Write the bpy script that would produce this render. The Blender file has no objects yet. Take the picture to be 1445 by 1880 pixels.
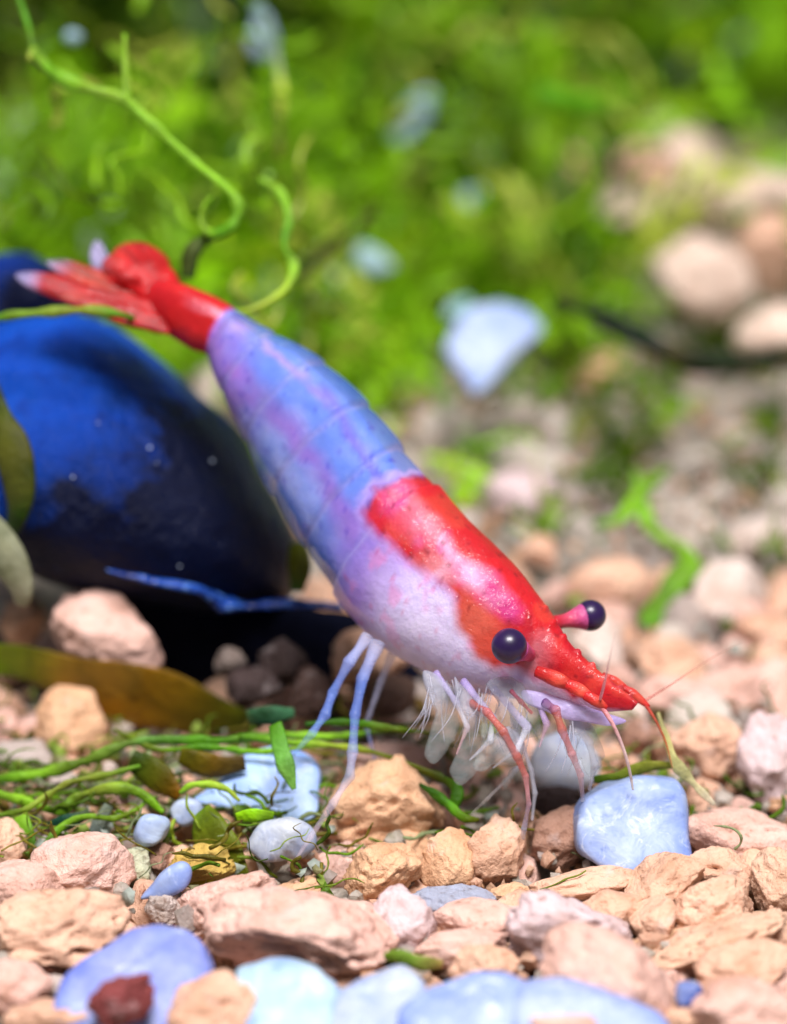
import bpy, math, random
import numpy as np
from mathutils import Vector, Matrix

# ------------------------------------------------------------------ camera, light, exposure
# 1 unit = 1 cm
sc = bpy.context.scene
sc.unit_settings.scale_length = 0.01
TH = math.radians(20.0)                    # camera looks down 20 degrees
RT = np.array([1.0, 0, 0]); UP = np.array([0, math.sin(TH), math.cos(TH)]); FW = np.array([0, math.cos(TH), -math.sin(TH)])
K = 4500.0                                 # focal length in photograph pixels (1445 x 1880)
CAM = np.array([0, 0, 1.128]) - 9.0 * FW
cd = bpy.data.cameras.new('camera'); cam = bpy.data.objects.new('camera', cd); sc.collection.objects.link(cam)
cam.location = CAM; cam.rotation_euler = (math.radians(90) - TH, 0, 0)
cd.sensor_fit = 'HORIZONTAL'; cd.sensor_width = 36.0; cd.lens = 36.0 * K / 1445.0
cd.clip_start = 0.1; cd.clip_end = 200
cd.dof.use_dof = True; cd.dof.focus_distance = 8.62; cd.dof.aperture_fstop = cd.lens * 0.001 / 0.28
sc.camera = cam
w = bpy.data.worlds.new('World'); sc.world = w; w.use_nodes = True
bg = w.node_tree.nodes['Background']; bg.inputs[0].default_value = (0.86, 0.93, 1.0, 1); bg.inputs[1].default_value = 0.19
def area(name, loc, target, sx, sy, power, col):
    l = bpy.data.lights.new(name, 'AREA'); l.shape = 'RECTANGLE'; l.size = sx; l.size_y = sy; l.energy = power; l.color = col
    o = bpy.data.objects.new(name, l); sc.collection.objects.link(o); o.location = loc
    o.rotation_euler = (Vector(target) - Vector(loc)).to_track_quat('-Z', 'Y').to_euler(); return o
area('aquarium_lamp', (0.5, -9.5, 25.0), (0.2, 1.0, 0.3), 13.0, 9.0, 13700, (1.0, 0.965, 0.965))
sc.view_settings.view_transform = 'Standard'; sc.view_settings.look = 'None'
sc.view_settings.exposure = 0.0; sc.view_settings.gamma = 1.0; sc.view_settings.use_curve_mapping = False
sc.render.engine = 'CYCLES'; sc.cycles.use_denoising = True; sc.cycles.max_bounces = 6; sc.cycles.diffuse_bounces = 2; sc.cycles.caustics_reflective = False; sc.cycles.caustics_refractive = False; sc.cycles.adaptive_threshold = 0.02; sc.cycles.transparent_max_bounces = 16

# ------------------------------------------------------------------ helpers
rng = np.random.default_rng(7); random.seed(7)
COL = sc.collection
def P(px, py, d):
    return CAM + d * FW + ((px - 722.5) * RT + (940.0 - py) * UP) * (d / K)
def project(v):
    q = v - CAM; d = q @ FW
    return 722.5 + (q @ RT) / d * K, 940.0 - (q @ UP) / d * K, d

# bed profile: (picture row, distance) -> (Y, Z)
_rows = [(2600, None), (1880, None), (1540, None), (1300, None), (1200, None), (1050, 11.25), (900, 12.2), (650, 14.2), (500, 15.6), (250, 18.0), (0, 20.5), (-300, 24.0), (-700, 30.0)]
_pts = []
for y, d in _rows:
    if d is None:
        v = (940 - y) / K; d = -CAM[2] / (FW[2] + v * UP[2])
    p = P(722.5, y, d); _pts.append((p[1], p[2]))
_pts = [(-12.0, 0.0)] + _pts
GY = np.array([p[0] for p in _pts]); GZ = np.array([p[1] for p in _pts])
def bedz(x, y):
    z = np.interp(y, GY, GZ)
    return z + 0.05 * np.sin(1.7 * x + 0.6 * y) * np.clip((y - 0.5) / 3, 0, 1)
def bed_depth(px, py):
    ds = np.linspace(6, 32, 601)
    pts = CAM[None] + ds[:, None] * (FW + ((px - 722.5) * RT + (940.0 - py) * UP) / K)[None]
    below = pts[:, 2] < bedz(pts[:, 0], pts[:, 1])
    if not below.any(): return 26.0
    k = int(np.argmax(below)); g = pts[:, 2] - bedz(pts[:, 0], pts[:, 1])
    return float(ds[k]) if k == 0 else float(ds[k - 1] + (ds[k] - ds[k - 1]) * g[k - 1] / (g[k - 1] - g[k]))

def _hash(ix, iy, iz, seed):
    h = (ix.astype(np.int64) * 374761393 + iy.astype(np.int64) * 668265263 + iz.astype(np.int64) * 2147483647 + seed * 1274126177) & 0xFFFFFFFF
    h = ((h ^ (h >> 13)) * 1274126177) & 0xFFFFFFFF
    h = ((h ^ (h >> 16)) * 2246822519) & 0xFFFFFFFF
    return ((h ^ (h >> 15)) & 0xFFFFFF) / float(0xFFFFFF) * 2 - 1
def vnoise(p, seed=0):
    i = np.floor(p).astype(np.int64); f = p - i; f = f * f * (3 - 2 * f)
    r = 0
    for dx in (0, 1):
        for dy in (0, 1):
            for dz in (0, 1):
                wgt = (f[:, 0] if dx else 1 - f[:, 0]) * (f[:, 1] if dy else 1 - f[:, 1]) * (f[:, 2] if dz else 1 - f[:, 2])
                r = r + wgt * _hash(i[:, 0] + dx, i[:, 1] + dy, i[:, 2] + dz, seed)
    return r
def fbm(p, seed=0, octv=3):
    r = 0; a = 1.0
    for k in range(octv):
        r = r + a * vnoise(p * (2.03 ** k) + 11.3 * k, seed + k); a *= 0.5
    return r

def mesh_from(name, V, F, mat, smooth=True, col=None):
    me = bpy.data.meshes.new(name)
    me.from_pydata(np.asarray(V).tolist(), [], F if isinstance(F, list) else F.tolist())
    if mat: me.materials.append(mat)
    if smooth: me.polygons.foreach_set('use_smooth', [True] * len(me.polygons))
    if col is not None:
        a = me.color_attributes.new('Col', 'FLOAT_COLOR', 'POINT')
        c = np.ones((len(V), 4), np.float32); c[:, :col.shape[1]] = col; a.data.foreach_set('color', c.ravel())
    me.update(); return me
def add(name, me, label=None, cat=None, group=None, kind=None, parent=None, color=None):
    o = bpy.data.objects.new(name, me); COL.objects.link(o)
    if label: o['label'] = label
    if cat: o['category'] = cat
    if group: o['group'] = group
    if kind: o['kind'] = kind
    if parent is not None:
        o.parent = parent; par = parent
        loc = Vector((0, 0, 0))
        while par is not None: loc += par.location; par = par.parent
        o.location = -loc if parent.parent is None else Vector((0, 0, 0))
    if color is not None: o.color = (*color, 1)
    return o
def catmull(pts, n, closed=False):
    pts = np.asarray(pts, float); m = len(pts)
    if closed: q = np.concatenate([pts[-1:], pts, pts[:2]]); segs = m
    else: q = np.concatenate([2 * pts[:1] - pts[1:2], pts, 2 * pts[-1:] - pts[-2:-1]]); segs = m - 1
    t = np.linspace(0, segs, n, endpoint=not closed); i = np.minimum(t.astype(int), segs - 1); f = (t - i)[:, None]
    a, b, c, d = q[i], q[i + 1], q[i + 2], q[i + 3]
    return 0.5 * (2 * b + (c - a) * f + (2 * a - 5 * b + 4 * c - d) * f * f + (3 * b - a - 3 * c + d) * f ** 3)
def nrm(a): return a / np.maximum(np.linalg.norm(a, axis=-1, keepdims=True), 1e-9)
def tube_geo(C, A, B, N1, N2, ns):
    """elliptical tube; C centres, A/B half axes along N1/N2"""
    n = len(C); ph = np.arange(ns) / ns * 2 * math.pi
    V = (C[:, None] + (A[:, None] * np.cos(ph))[..., None] * N1[:, None] + (B[:, None] * np.sin(ph))[..., None] * N2[:, None]).reshape(-1, 3)
    i = np.arange(n - 1)[:, None] * ns; j = np.arange(ns)[None]; jn = (j + 1) % ns
    F = np.stack([i + j, i + jn, i + ns + jn, i + ns + j], -1).reshape(-1, 4).tolist()
    F.append(list(range(ns))[::-1]); F.append(list(range((n - 1) * ns, n * ns)))
    return V, F
def strand(pts, rad, n=40, ns=10, flat=1.0, tilt=0.0, wob=0.0, seed=0):
    """pts: (px,py,depth) ; rad: list of half widths in px at the points ; flat: thickness / width"""
    q = catmull([(*p, r) for p, r in zip(pts, rad)], n)
    C = np.array([P(*r[:3]) for r in q]); R = np.maximum(q[:, 3], 0.3) * q[:, 2] / K
    if wob:
        al = np.concatenate([[0], np.cumsum(np.linalg.norm(np.diff(C, axis=0), axis=1))]) / (3.2 * max(R.mean(), 1e-4))
        R = R * (1 + wob * fbm(np.stack([al, 0 * al, 0 * al], 1), seed, 2))
        C = C + (0.35 * wob * R * vnoise(np.stack([al * 0.8, 0 * al + 9, 0 * al], 1), seed + 3))[:, None] * UP
    T = nrm(np.gradient(C, axis=0)); N1 = nrm(np.cross(T, FW[None].repeat(n, 0))); N2 = np.cross(T, N1)
    ct, st = math.cos(tilt), math.sin(tilt)
    return tube_geo(C, R, R * flat, ct * N1 + st * N2, ct * N2 - st * N1, ns)

# ------------------------------------------------------------------ materials
def newmat(name):
    m = bpy.data.materials.new(name); m.use_nodes = True; nt = m.node_tree
    return m, nt, nt.nodes['Principled BSDF'], nt.nodes['Material Output']
def N(nt, t, **kw):
    n = nt.nodes.new(t)
    for k, v in kw.items():
        if hasattr(n, k): setattr(n, k, v)
        else: n.inputs[k].default_value = v
    return n
def ramp(nt, fac, stops):
    r = nt.nodes.new('ShaderNodeValToRGB'); e = r.color_ramp.elements
    while len(e) < len(stops): e.new(0.5)
    for s, (p, c) in zip(e, stops): s.position = p; s.color = (*c, 1) if len(c) == 3 else c
    nt.links.new(fac, r.inputs[0]); return r.outputs[0]
def coords(nt):
    tc = nt.nodes.new('ShaderNodeTexCoord'); oi = nt.nodes.new('ShaderNodeObjectInfo')
    ad = nt.nodes.new('ShaderNodeVectorMath'); ad.operation = 'MULTIPLY_ADD'
    nt.links.new(oi.outputs['Random'], ad.inputs[0]); ad.inputs[1].default_value = (37, 51, 23); nt.links.new(tc.outputs['Object'], ad.inputs[2])
    return ad.outputs[0], oi
def noise(nt, vec, scale, detail=4, rough=0.55, dist=0.0):
    n = nt.nodes.new('ShaderNodeTexNoise'); n.inputs['Scale'].default_value = scale; n.inputs['Detail'].default_value = detail
    n.inputs['Roughness'].default_value = rough; n.inputs['Distortion'].default_value = dist; nt.links.new(vec, n.inputs['Vector']); return n.outputs['Fac']
def mixc(nt, mode, fac, a, b):
    m = nt.nodes.new('ShaderNodeMix'); m.data_type = 'RGBA'; m.blend_type = mode
    for s, v in ((m.inputs[0], fac), (m.inputs[6], a), (m.inputs[7], b)):
        if isinstance(v, (int, float)): s.default_value = v
        elif isinstance(v, tuple): s.default_value = (*v, 1)
        else: nt.links.new(v, s)
    return m.outputs[2]
def bump(nt, h, strength, dist, bs):
    b = nt.nodes.new('ShaderNodeBump'); b.inputs['Strength'].default_value = strength; b.inputs['Distance'].default_value = dist
    nt.links.new(h, b.inputs['Height']); nt.links.new(b.outputs[0], bs.inputs['Normal']); return b

def stone_mat():
    m, nt, bs, out = newmat('gravel_clay'); vec, oi = coords(nt)
    n1 = noise(nt, vec, 5.5, 4); n2 = noise(nt, vec, 26, 5, 0.65); n3 = noise(nt, vec, 90, 3)
    c = mixc(nt, 'MULTIPLY', 1.0, oi.outputs['Color'], ramp(nt, n1, [(0.3, (0.80, 0.72, 0.66)), (0.5, (1, 1, 1)), (0.72, (1.12, 1.12, 1.12))]))
    c = mixc(nt, 'MULTIPLY', 1.0, c, ramp(nt, n2, [(0.27, (0.45, 0.30, 0.24)), (0.4, (0.95, 0.92, 0.9)), (0.75, (1.1, 1.1, 1.12))]))
    c = mixc(nt, 'MIX', ramp(nt, noise(nt, vec, 8, 3, 0.6), [(0.6, (0, 0, 0)), (0.74, (0.35, 0.35, 0.35))]), c, (0.66, 0.56, 0.55))
    nt.links.new(c, bs.inputs['Base Color']); bs.inputs['Roughness'].default_value = 0.62; bs.inputs['Specular IOR Level'].default_value = 0.35
    ad = nt.nodes.new('ShaderNodeMath'); ad.operation = 'MULTIPLY_ADD'; nt.links.new(n3, ad.inputs[0]); ad.inputs[1].default_value = 0.3; nt.links.new(n2, ad.inputs[2])
    bump(nt, ad.outputs[0], 0.7, 0.03, bs); return m
def glassy_mat():
    m, nt, bs, out = newmat('milky_pebble'); vec, oi = coords(nt)
    n1 = noise(nt, vec, 6, 4, 0.55, 0.6); n2 = noise(nt, vec, 24, 4)
    c = mixc(nt, 'MIX', ramp(nt, n1, [(0.42, (0, 0, 0)), (0.72, (0.4, 0.4, 0.4))]), oi.outputs['Color'], (0.55, 0.64, 0.80))
    c = mixc(nt, 'MULTIPLY', 1.0, c, ramp(nt, n2, [(0.26, (0.68, 0.72, 0.82)), (0.42, (1, 1, 1))]))
    geo = nt.nodes.new('ShaderNodeNewGeometry')
    c = mixc(nt, 'MIX', ramp(nt, geo.outputs['Pointiness'], [(0.515, (0, 0, 0)), (0.56, (0.8, 0.8, 0.8))]), c, (0.72, 0.78, 0.86))
    c = mixc(nt, 'MIX', ramp(nt, noise(nt, vec, 11, 5, 0.65, 1.2), [(0.56, (0, 0, 0)), (0.68, (0.55, 0.55, 0.55))]), c, (0.74, 0.80, 0.88))
    c = mixc(nt, 'MULTIPLY', 1.0, c, ramp(nt, noise(nt, vec, 4.5, 4, 0.6), [(0.32, (0.58, 0.66, 0.95)), (0.55, (1, 1, 1)), (0.72, (1.15, 1.12, 1.08))]))
    nt.links.new(c, bs.inputs['Base Color']); bs.inputs['Roughness'].default_value = 0.45; bs.inputs['Specular IOR Level'].default_value = 0.3
    bump(nt, n1, 0.3, 0.05, bs); return m
def blue_mat():
    m, nt, bs, out = newmat('polished_blue_stone'); vec, oi = coords(nt)
    n1 = noise(nt, vec, 1.6, 4, 0.6); n2 = noise(nt, vec, 9, 4, 0.6)
    # blue rock; shade of the lower right flank put into the colour, ragged boundary
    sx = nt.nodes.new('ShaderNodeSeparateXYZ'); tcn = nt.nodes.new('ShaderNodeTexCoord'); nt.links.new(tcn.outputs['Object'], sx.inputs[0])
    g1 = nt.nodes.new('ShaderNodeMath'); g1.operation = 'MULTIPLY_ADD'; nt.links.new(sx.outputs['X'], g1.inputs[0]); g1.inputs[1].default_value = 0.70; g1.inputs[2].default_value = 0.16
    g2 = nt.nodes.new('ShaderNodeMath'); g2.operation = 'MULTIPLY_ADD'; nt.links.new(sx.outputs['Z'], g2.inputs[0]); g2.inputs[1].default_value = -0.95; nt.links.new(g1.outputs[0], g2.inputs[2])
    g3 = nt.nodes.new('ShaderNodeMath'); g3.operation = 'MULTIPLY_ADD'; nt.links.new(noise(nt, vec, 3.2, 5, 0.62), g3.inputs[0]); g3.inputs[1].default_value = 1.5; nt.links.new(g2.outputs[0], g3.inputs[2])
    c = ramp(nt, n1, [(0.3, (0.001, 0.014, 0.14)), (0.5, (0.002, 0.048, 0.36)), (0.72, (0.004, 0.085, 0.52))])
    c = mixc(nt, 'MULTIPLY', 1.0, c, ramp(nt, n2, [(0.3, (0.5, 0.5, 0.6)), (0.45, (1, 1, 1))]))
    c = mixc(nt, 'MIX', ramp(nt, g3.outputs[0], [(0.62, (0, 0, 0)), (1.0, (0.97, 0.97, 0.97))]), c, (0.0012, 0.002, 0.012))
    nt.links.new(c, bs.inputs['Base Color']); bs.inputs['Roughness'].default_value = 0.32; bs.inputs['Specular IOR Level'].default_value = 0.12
    bump(nt, noise(nt, vec, 12, 5, 0.7), 0.8, 0.05, bs); return m
def plant_mat(name='green_plant', trans=0.35, fine=True):
    m, nt, bs, out = newmat(name); at = N(nt, 'ShaderNodeAttribute', attribute_name='Col'); vec, oi = coords(nt)
    n = noise(nt, vec, 9, 4)
    c = mixc(nt, 'MULTIPLY', 1.0, at.outputs['Color'], ramp(nt, n, [(0.3, (0.6, 0.62, 0.5)), (0.5, (1, 1, 1)), (0.75, (1.25, 1.2, 1.2))]))
    nt.links.new(c, bs.inputs['Base Color']); bs.inputs['Roughness'].default_value = 0.4
    tr = nt.nodes.new('ShaderNodeBsdfTranslucent'); nt.links.new(c, tr.inputs[0])
    mx = nt.nodes.new('ShaderNodeMixShader'); mx.inputs[0].default_value = trans
    nt.links.new(bs.outputs[0], mx.inputs[1]); nt.links.new(tr.outputs[0], mx.inputs[2]); nt.links.new(mx.outputs[0], out.inputs[0])
    if fine: bump(nt, noise(nt, vec, 30, 4, 0.65), 0.5, 0.03, bs)
    bs.inputs['Specular IOR Level'].default_value = 0.3; return m
def shell_mat(name, alpha=1.0, sss=0.45, rough=0.48, bumps=0.28):
    """wet shrimp cuticle, pigment from the Col attribute, its alpha is how opaque it is"""
    m, nt, bs, out = newmat(name); at = N(nt, 'ShaderNodeAttribute', attribute_name='Col'); vec, oi = coords(nt)
    n = noise(nt, vec, 18, 4, 0.6)
    c = mixc(nt, 'MULTIPLY', 1.0, at.outputs['Color'], ramp(nt, n, [(0.28, (0.88, 0.88, 0.9)), (0.5, (1, 1, 1)), (0.75, (1.1, 1.1, 1.1))]))
    nt.links.new(c, bs.inputs['Base Color']); bs.inputs['Roughness'].default_value = rough
    bs.inputs['Subsurface Weight'].default_value = sss; bs.inputs['Subsurface Radius'].default_value = (0.14, 0.11, 0.16); bs.inputs['Subsurface Scale'].default_value = 1.0
    bs.inputs['Specular IOR Level'].default_value = 0.2; bs.inputs['Coat Weight'].default_value = 0.24; bs.inputs['Coat Roughness'].default_value = 0.13
    b1 = bump(nt, noise(nt, vec, 11, 5, 0.7), bumps, 0.05, bs)
    b2 = nt.nodes.new('ShaderNodeBump'); b2.inputs['Strength'].default_value = 0.8; b2.inputs['Distance'].default_value = 0.07
    nt.links.new(noise(nt, vec, 7, 4, 0.6), b2.inputs['Height']); nt.links.new(b2.outputs[0], bs.inputs['Coat Normal'])
    if alpha < 1.0:
        mt = nt.nodes.new('ShaderNodeMath'); mt.operation = 'MULTIPLY'; nt.links.new(at.outputs['Alpha'], mt.inputs[0]); mt.inputs[1].default_value = alpha
        nt.links.new(mt.outputs[0], bs.inputs['Alpha'])
    return m
def plain_mat(name, col, rough=0.3, coat=0.0):
    m, nt, bs, out = newmat(name); vec, oi = coords(nt); n = noise(nt, vec, 12, 3)
    c = mixc(nt, 'MULTIPLY', 1.0, col, ramp(nt, n, [(0.3, (0.7, 0.7, 0.7)), (0.7, (1.2, 1.2, 1.2))]))
    nt.links.new(c, bs.inputs['Base Color']); bs.inputs['Roughness'].default_value = rough; bs.inputs['Coat Weight'].default_value = coat; return m
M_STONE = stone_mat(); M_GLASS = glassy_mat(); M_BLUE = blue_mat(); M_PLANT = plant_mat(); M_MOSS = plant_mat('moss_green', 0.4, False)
M_BODY = shell_mat('shrimp_cuticle', 0.999, 0.3); M_FLESH = shell_mat('shrimp_flesh', 1.0, 0.7, 0.6, 0.3); M_CLEAR = shell_mat('shrimp_clear_cuticle', 0.999, 0.0, 0.42, 0.35)
M_EYE = plain_mat('shrimp_eye', (0.020, 0.006, 0.055), 0.34, 0.15)

# ------------------------------------------------------------------ the bed (setting)
def bed_mat():
    m, nt, bs, out = newmat('bed_silt'); vec, oi = coords(nt)
    n1 = noise(nt, vec, 4, 5, 0.65); n2 = noise(nt, vec, 22, 5, 0.65)
    c = ramp(nt, n1, [(0.3, (0.28, 0.23, 0.18)), (0.5, (0.50, 0.44, 0.37)), (0.7, (0.62, 0.56, 0.48))])
    c = mixc(nt, 'MULTIPLY', 1.0, c, ramp(nt, n2, [(0.3, (0.62, 0.58, 0.54)), (0.6, (1.1, 1.1, 1.1))]))
    nt.links.new(c, bs.inputs['Base Color']); bs.inputs['Roughness'].default_value = 0.85; bump(nt, n2, 1.0, 0.06, bs); return m
xs = np.linspace(-8, 8, 161); ys = np.concatenate([np.linspace(-5, 7.5, 180), np.linspace(7.7, 26, 60)])
X, Y = np.meshgrid(xs, ys); pp = np.stack([X.ravel(), Y.ravel(), np.zeros(X.size)], 1)
Z = bedz(pp[:, 0], pp[:, 1]) - 0.13 + 0.05 * fbm(pp * 3.0, 3, 3); pp[:, 2] = Z
nx = len(xs); i = np.arange(len(ys) - 1)[:, None] * nx; j = np.arange(nx - 1)[None]
add('gravel_bed', mesh_from('gravel_bed', pp, np.stack([i + j, i + j + 1, i + nx + j + 1, i + nx + j], -1).reshape(-1, 4), bed_mat()), kind='structure')

# ------------------------------------------------------------------ stones
import bmesh
_ico = {}
def ico(sub):
    if sub not in _ico:
        bm = bmesh.new(); bmesh.ops.create_icosphere(bm, subdivisions=sub, radius=1.0)
        V = np.array([v.co[:] for v in bm.verts]); F = [[v.index for v in f.verts] for f in bm.faces]; bm.free(); _ico[sub] = (V, F)
    return _ico[sub]
def stone_shape(seed, sub=5, ang=5, rough=1.0):
    V, F = ico(sub); V = V.copy(); r = np.random.default_rng(seed)
    V *= (1 + 0.20 * fbm(V * 1.1 + r.uniform(0, 50, 3), seed, 2))[:, None]
    for k in range(ang):
        n = nrm(r.normal(size=3)); d = r.uniform(0.55, 0.86); e = V @ n - d
        V -= (np.maximum(e, 0) * r.uniform(0.7, 0.97))[:, None] * n
    f1 = fbm(V * 2.6 + seed, seed + 5, 3); f2 = fbm(V * 6.5 + seed, seed + 9, 3); f3 = fbm(V * 16 + seed, seed + 13, 2)
    pit = np.maximum(0, fbm(V * 4.3 - seed, seed + 21, 2) - 0.42)
    V *= (1 + rough * (0.08 * f1 + 0.042 * f2 + 0.016 * f3 - 0.26 * pit))[:, None]
    lo, hi = V.min(0), V.max(0); V = (V - (lo + hi) / 2) / ((hi - lo) / 2)
    return V, F
CAMROT = Matrix(((RT[0], FW[0], UP[0]), (RT[1], FW[1], UP[1]), (RT[2], FW[2], UP[2])))
COLS = dict(peach=(.79, .49, .345), pink=(.79, .505, .42), orange=(.78, .47, .28), grey=(.50, .42, .38), lav=(.73, .57, .58), brown=(.36, .20, .14), red=(.24, .05, .05),
            white=(.78, .65, .58), yellow=(.60, .42, .10), dark=(.05, .03, .028), bluegrey=(.36, .39, .50), tan=(.75, .475, .33), beige=(.60, .53, .46))
ELL = []                                   # picture ellipses already taken
def stone(cx, cy, rx, ry, rot, col, label, dd=0.0, ang=5, rough=1.0, thick=None, name='gravel_stone', cat='stone', group='gravel stones of the bed', seed=None, sub=5):
    d = bed_depth(cx, cy + 0.35 * ry) + dd; s = d / K
    sd = seed if seed is not None else int(cx * 7 + cy * 3)
    V, F = stone_shape(sd, sub, ang, rough)
    ty = (thick if thick else 0.5 * (rx + ry)) * s
    V = V * np.array([rx * s, ty, ry * s]) * 1.2
    o = add(name, mesh_from(name, V, F, M_STONE), label, cat, group, color=COLS[col] if isinstance(col, str) else col)
    o.matrix_world = Matrix.Translation(P(cx, cy, d)) @ (CAMROT @ Matrix.Rotation(math.radians(-rot), 3, 'Y')).to_4x4()
    ELL.append((cx, cy, rx, ry)); return o
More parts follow.
